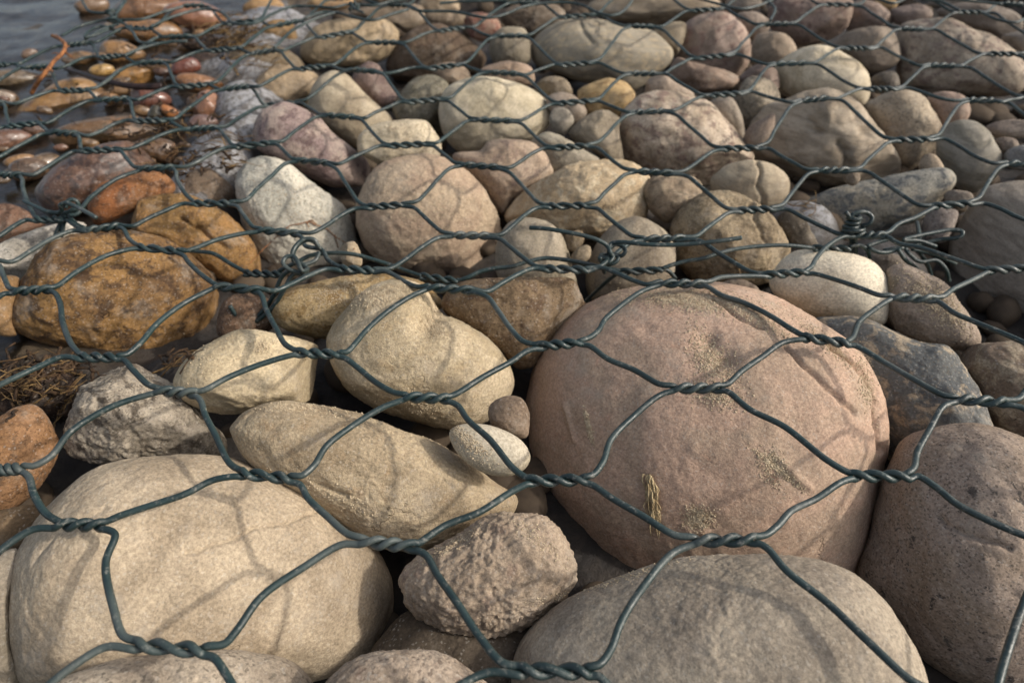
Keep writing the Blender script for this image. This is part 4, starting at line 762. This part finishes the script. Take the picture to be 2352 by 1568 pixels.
tie('wire_tie', 'wire tie bunched over the water in the upper left corner', [
    coil(at(258,48,.008), (0, .4, 1), .006, 3, .028), P3([(250,30,.014),(262,42,.012),(290,58,.006),(310,68,.006),(340,68,.006)]),
    P3([(260,62,.006),(225,62,.006),(200,76,.006),(196,86,.006),(215,82,.006),(250,68,.006)]), P3([(255,60,.006),(230,70,.006),(196,90,.004)]), P3([(265,34,.014),(275,22,.014),(290,0,.014)])])
tie('wire_tie', 'small tight wire tie on the top seam above the pitted tan stone', [coil(at(812,14,.008), (1, .2, .1), .005, 2.5, .014), P3([(806,6,.012),(815,20,.010),(835,30,.008)])])

# ---------------------------------------------------------------- sand crumbs, straw, roots
_ico = None
def ico():
    import bmesh
    bm = bmesh.new(); bmesh.ops.create_icosphere(bm, subdivisions=1, radius=1)
    v = np.array([x.co[:] for x in bm.verts]); f = np.array([[q.index for q in p.verts] for p in bm.faces]); bm.free(); return v, f
iv, iff = ico()
def crumbs(name, patches, mat, label=None, kind='stuff', rr=(.0002, .00062), sink=.3):
    rg = np.random.RandomState(5); V = []; F = []; off = 0
    for (u, v, su, sv, n, ang) in patches:
        ca, sa = math.cos(R(ang)), math.sin(R(ang))
        for i in range(int(n*1.7)):
            a, b_ = rg.normal(0, su), rg.normal(0, sv); uu_, vv_ = u+a*ca-b_*sa, v+a*sa+b_*ca
            h = hit(uu_, vv_)
            if h[0] is None: continue
            if h[1].z < .05 or (h[1].z < .55 and rg.rand() < .5): continue
            r = rr[0]+(rr[1]-rr[0])*rg.rand()**3
            s = iv*r*(0.7+.6*rg.rand(3))*(1+.25*rg.randn(len(iv), 1).clip(-1, 1))
            V.append(s+np.array(h[0])+np.array(h[1])*r*sink); F.append(iff+off); off += len(iv)
    o = mesh_obj(name, np.concatenate(V), np.concatenate(F), mat, smooth=False); tag(o, kind=kind)
    if label: o['label'] = label
    return o
crumbs('sand', [(1590,690,70,14,2200,8),(1640,830,32,20,800,35),(1620,800,40,12,300,60),(1720,720,60,10,700,30),(1900,790,50,8,700,40),(1990,880,10,40,500,-12),(1560,690,90,8,700,3),
 (1785,1055,14,8,160,40),(1765,1090,35,10,160,60),(1600,1190,18,16,420,0),(1645,905,34,16,700,15),(1352,978,3,20,500,-15),(1605,1190,14,12,900,0),(1790,1078,34,5,700,38),
 (905,940,70,12,1500,18),(1030,985,60,12,1500,40),(700,935,60,9,500,6),(1000,1000,30,6,300,30),(860,680,50,12,1400,-8),(780,660,40,10,500,-18),(985,730,12,30,500,10),(1010,760,30,12,400,25),
 (600,795,12,8,160,0),(2140,690,50,22,1300,42),(2190,720,20,30,500,-30),(1000,490,60,30,700,25),(700,470,60,40,700,30),
 (760,1135,60,12,300,25),(1040,1250,40,6,300,-30),(1240,1240,60,10,150,40),(1380,1340,90,6,400,-16),(500,820,60,30,120,0),(420,780,40,20,100,0),(1140,610,50,20,120,0)], M_SAND)
def fib(t, a, b, r, sag=.004, seed=0, wob=.12):
    rg = random.Random(seed); a = np.array(a); b = np.array(b); L = np.linalg.norm(b-a)
    ps = [a+(b-a)*i/4+np.array([rg.uniform(-1, 1), rg.uniform(-1, 1), rg.uniform(-.4, 1)])*L*wob*(0 if i in (0, 4) else 1) for i in range(5)]
    t.add(catmull(ps, .004), r, 5, (1, .5))
def straw_patch(t, patches, seed, zb=-.03, onstone=True):
    rg = random.Random(seed)
    for (u, v, su, sv, n, ang) in patches:
        for i in range(n):
            uu_, vv_ = rg.gauss(u, su), rg.gauss(v, sv); h = hit(uu_, vv_); zz = zb
            c = at(uu_, vv_, zz)
            if h[0] is not None and h[0].z > zz: c = np.array(h[0])+np.array([0, 0, .0015])
            L = rg.uniform(.012, .045); th = R(ang+rg.gauss(0, 32)); d = np.array([math.cos(th), math.sin(th), rg.gauss(0, .12)])*L/2
            fib(t, c-d, c+d, rg.uniform(.0003, .0008), seed=rg.random())
s1 = Tubes(); straw_patch(s1, [(50,880,50,26,40,10),(150,940,10,20,8,80),(420,832,14,5,5,30)], 3, -.045)
straw_patch(s1, [(540,85,30,22,60,40),(380,300,50,12,14,-15),(540,310,30,25,10,0),(590,110,30,30,30,0),(450,370,60,16,16,-5),(530,60,30,16,30,0)], 4, -.024)
straw_patch(s1, [(1850,462,16,8,5,30)], 8, -.035)
tag(s1.build('dry_grass_litter', M_STRAW), kind='stuff')
# matted grass wisp on the pink boulder
wsp = Tubes(); rg = random.Random(9)
for i in range(90):
    v0 = rg.uniform(1088, 1150); v1 = v0+rg.uniform(30, 95); c = lambda v: 1488+(v-1090)*.13
    a = hit(c(v0)+rg.gauss(0, 5), v0)[0]; b_ = hit(c(v1)+rg.gauss(0, 9), v1)[0]
    if a and b_: fib(wsp, np.array(a)+[0, -.001, .0018], np.array(b_)+[0, -.001, .0018], rg.uniform(.0003, .0007), seed=i, wob=.10)
tag(wsp.build('dry_grass_wisp', M_PALE), 'matted wisp of dry grass stuck to the face of the pink boulder', 'dry grass')
# fine root draped over the pale granular stone
rt = Tubes()
def draped(seq, r, lift=.003):
    ps = []
    for (u, v) in seq:
        h = hit(u, v)[0]; p = at(u, v, -.012) if h is None else np.array(h)
        ps.append(p+np.array([0, 0, lift]))
    return ps
rt.add(catmull(draped([(575,612),(590,595),(620,565),(648,540),(668,524),(690,520),(712,515),(726,522),(750,530),(770,548),(790,560),(815,578)], .001)), .0007, 6, (.6, .8))
rt.add(catmull(draped([(770,545),(774,560),(778,575)], .001)), .0005, 6); rt.add(catmull(draped([(712,528),(707,518),(716,511),(728,520)], .001)), .0006, 6)
tag(rt.build('fine_root', M_ROOT), 'thin curly brown root draped over the pale granular stone', 'root')
rb = Tubes()
rb.add(catmull(P3([(120,82,.010),(140,92,.012),(150,105,.014),(144,122,.012),(125,140,.008),(110,160,.006),(95,178,.0),(80,200,-.012),(72,215,-.02)])), .003, 8, (.7, .8))
rb.add(catmull(P3([(112,156,.006),(122,168,.0),(126,184,-.008)])), .0012, 6, (1, .4)); rb.add(catmull(P3([(100,170,.002),(88,176,-.002),(76,178,-.006)])), .0012, 6, (1, .4)); rb.add(catmull(P3([(136,128,.010),(128,122,.011),(118,124,.010)])), .0010, 6, (1, .4)); rb.add(catmull(P3([(150,110,.013),(160,106,.014)])), .0011, 6, (1, .4))
rb.add(catmull(P3([(148,120,.012),(158,126,.011),(168,134,.009)])), .0014, 7, (1, .4)); rb.add(catmull(P3([(146,102,.013),(134,86,.014),(128,80,.014)])), .0012, 7, (1, .5))
tag(rb.build('orange_branch_root', M_ROOT), 'forked orange root hanging over the netting above the water', 'root')
st = Tubes(); st.add(catmull(P3([(150,158,-.028),(190,170,-.026),(240,186,-.024),(300,198,-.024),(350,200,-.024),(372,198,-.024)])), .0045, 10, (.6, .9))
tag(st.build('stick', M_BARK), 'dark wet stick lying in the shallow water at upper left', 'stick')
lt = Tubes(); rg = random.Random(33)
for (u, v, su, sv, n, zb) in [(530,95,30,20,80,-.03),(60,895,50,22,60,-.035),(420,822,20,6,12,-.05),(380,300,50,14,50,-.04),(500,330,40,30,16,-.02),(470,90,50,14,50,-.035),(90,840,60,14,50,-.05),(330,240,90,50,60,-.05),(450,380,50,14,40,-.03)]:
    for i in range(n):
        uu_, vv_ = rg.gauss(u, su), rg.gauss(v, sv); h = hit(uu_, vv_); cc_ = at(uu_, vv_, zb)
        if h[0] is not None and h[0].z > zb: cc_ = np.array(h[0])+np.array([0, 0, .0012])
        th = rg.uniform(0, 6.28); d = np.array([math.cos(th), math.sin(th), rg.gauss(0, .35)])*rg.uniform(.002, .011)
        fib(lt, cc_-d, cc_+d, rg.uniform(.0006, .0018), seed=rg.random(), wob=.15)
tag(lt.build('plant_litter', simple_mat('rotten_plant_litter', (72, 54, 36), (30, 23, 17), 90, .8)), kind='stuff')
gs = Tubes(); gs.add(catmull(draped([(521,120),(528,145),(538,160),(548,178)], .003)), .0011, 6)
tag(gs.build('pale_grass_stem', M_STRAW), 'pale bent grass stem below the netting at upper left', 'grass stem')
gs = Tubes(); gs.add(catmull(draped([(1687,600),(1693,618),(1700,642)], .004)), .0011, 6)
tag(gs.build('pale_grass_stem', M_STRAW), 'short pale grass stem against the olive brown cobble', 'grass stem')

# ---------------------------------------------------------------- gravel in the deep gaps
rg = np.random.RandomState(21); V = []; F = []; off = 0
cv_, cf_ = cube_sphere(6)
for i in range(1500):
    y = .18+rg.rand()**.8*1.3; x = rg.uniform(-.75, .75)*(.45+y)
    r = rg.uniform(.006, .022)
    z = float(ground_height(np.array([[x]]), np.array([[y]]))[0, 0])
    if z > -.08: continue
    s = cv_*r*(np.array([1, .8, .6])*(0.8+.4*rg.rand(3)))*(1+.12*vnoise(cv_*1.5+i, 4))[:, None]
    a = rg.rand()*6.28; ca, sa = math.cos(a), math.sin(a); s = s@np.array([[ca, sa, 0], [-sa, ca, 0], [0, 0, 1]])
    V.append(s+np.array([x, y, z+r*.3])); F.append(cf_+off); off += len(cv_)
cvb, cfb = cube_sphere(14)
placed = []
for i in range(5000):
    x, y = rg.uniform(-.95, 1.25), rg.uniform(-.12, 1.75); r = rg.uniform(.028, .062)
    q = np.array([x, y, -.04-CAM_H]); zc = q@FWD; uq = 1176+FPX*(q@RIGHT)/zc; vq = 784-FPX*(q@UP)/zc; rp = r*1.15*FPX/abs(zc)
    if zc > 0 and -rp-60 < uq < 2352+rp+60 and -rp-20 < vq < 1568+rp+110: continue
    if (x < -.28 and y > .35) or any((x-p[0])**2+(y-p[1])**2 < ((r+p[2])*.88)**2 for p in placed): continue
    placed.append((x, y, r))
    s = cvb*r*(np.array([1.1, .9, .72])*(.9+.2*rg.rand(3)))*(1+.13*vnoise(cvb*1.3+i, 4)+.02*vnoise(cvb*6+i, 8))[:, None]
    a = rg.rand()*6.28; ca, sa = math.cos(a), math.sin(a); s = s@np.array([[ca, sa, 0], [-sa, ca, 0], [0, 0, 1]])
    V.append(s+np.array([x, y, -.012-rg.rand()*.02-s[:, 2].max()])); F.append(cfb+off); off += len(cvb)
M_GRAV = simple_mat('gravel_stone', (82, 70, 56), (54, 45, 36), 14, .85, .0008)
tag(mesh_obj('gravel', np.concatenate(V), np.concatenate(F), M_GRAV), kind='stuff')
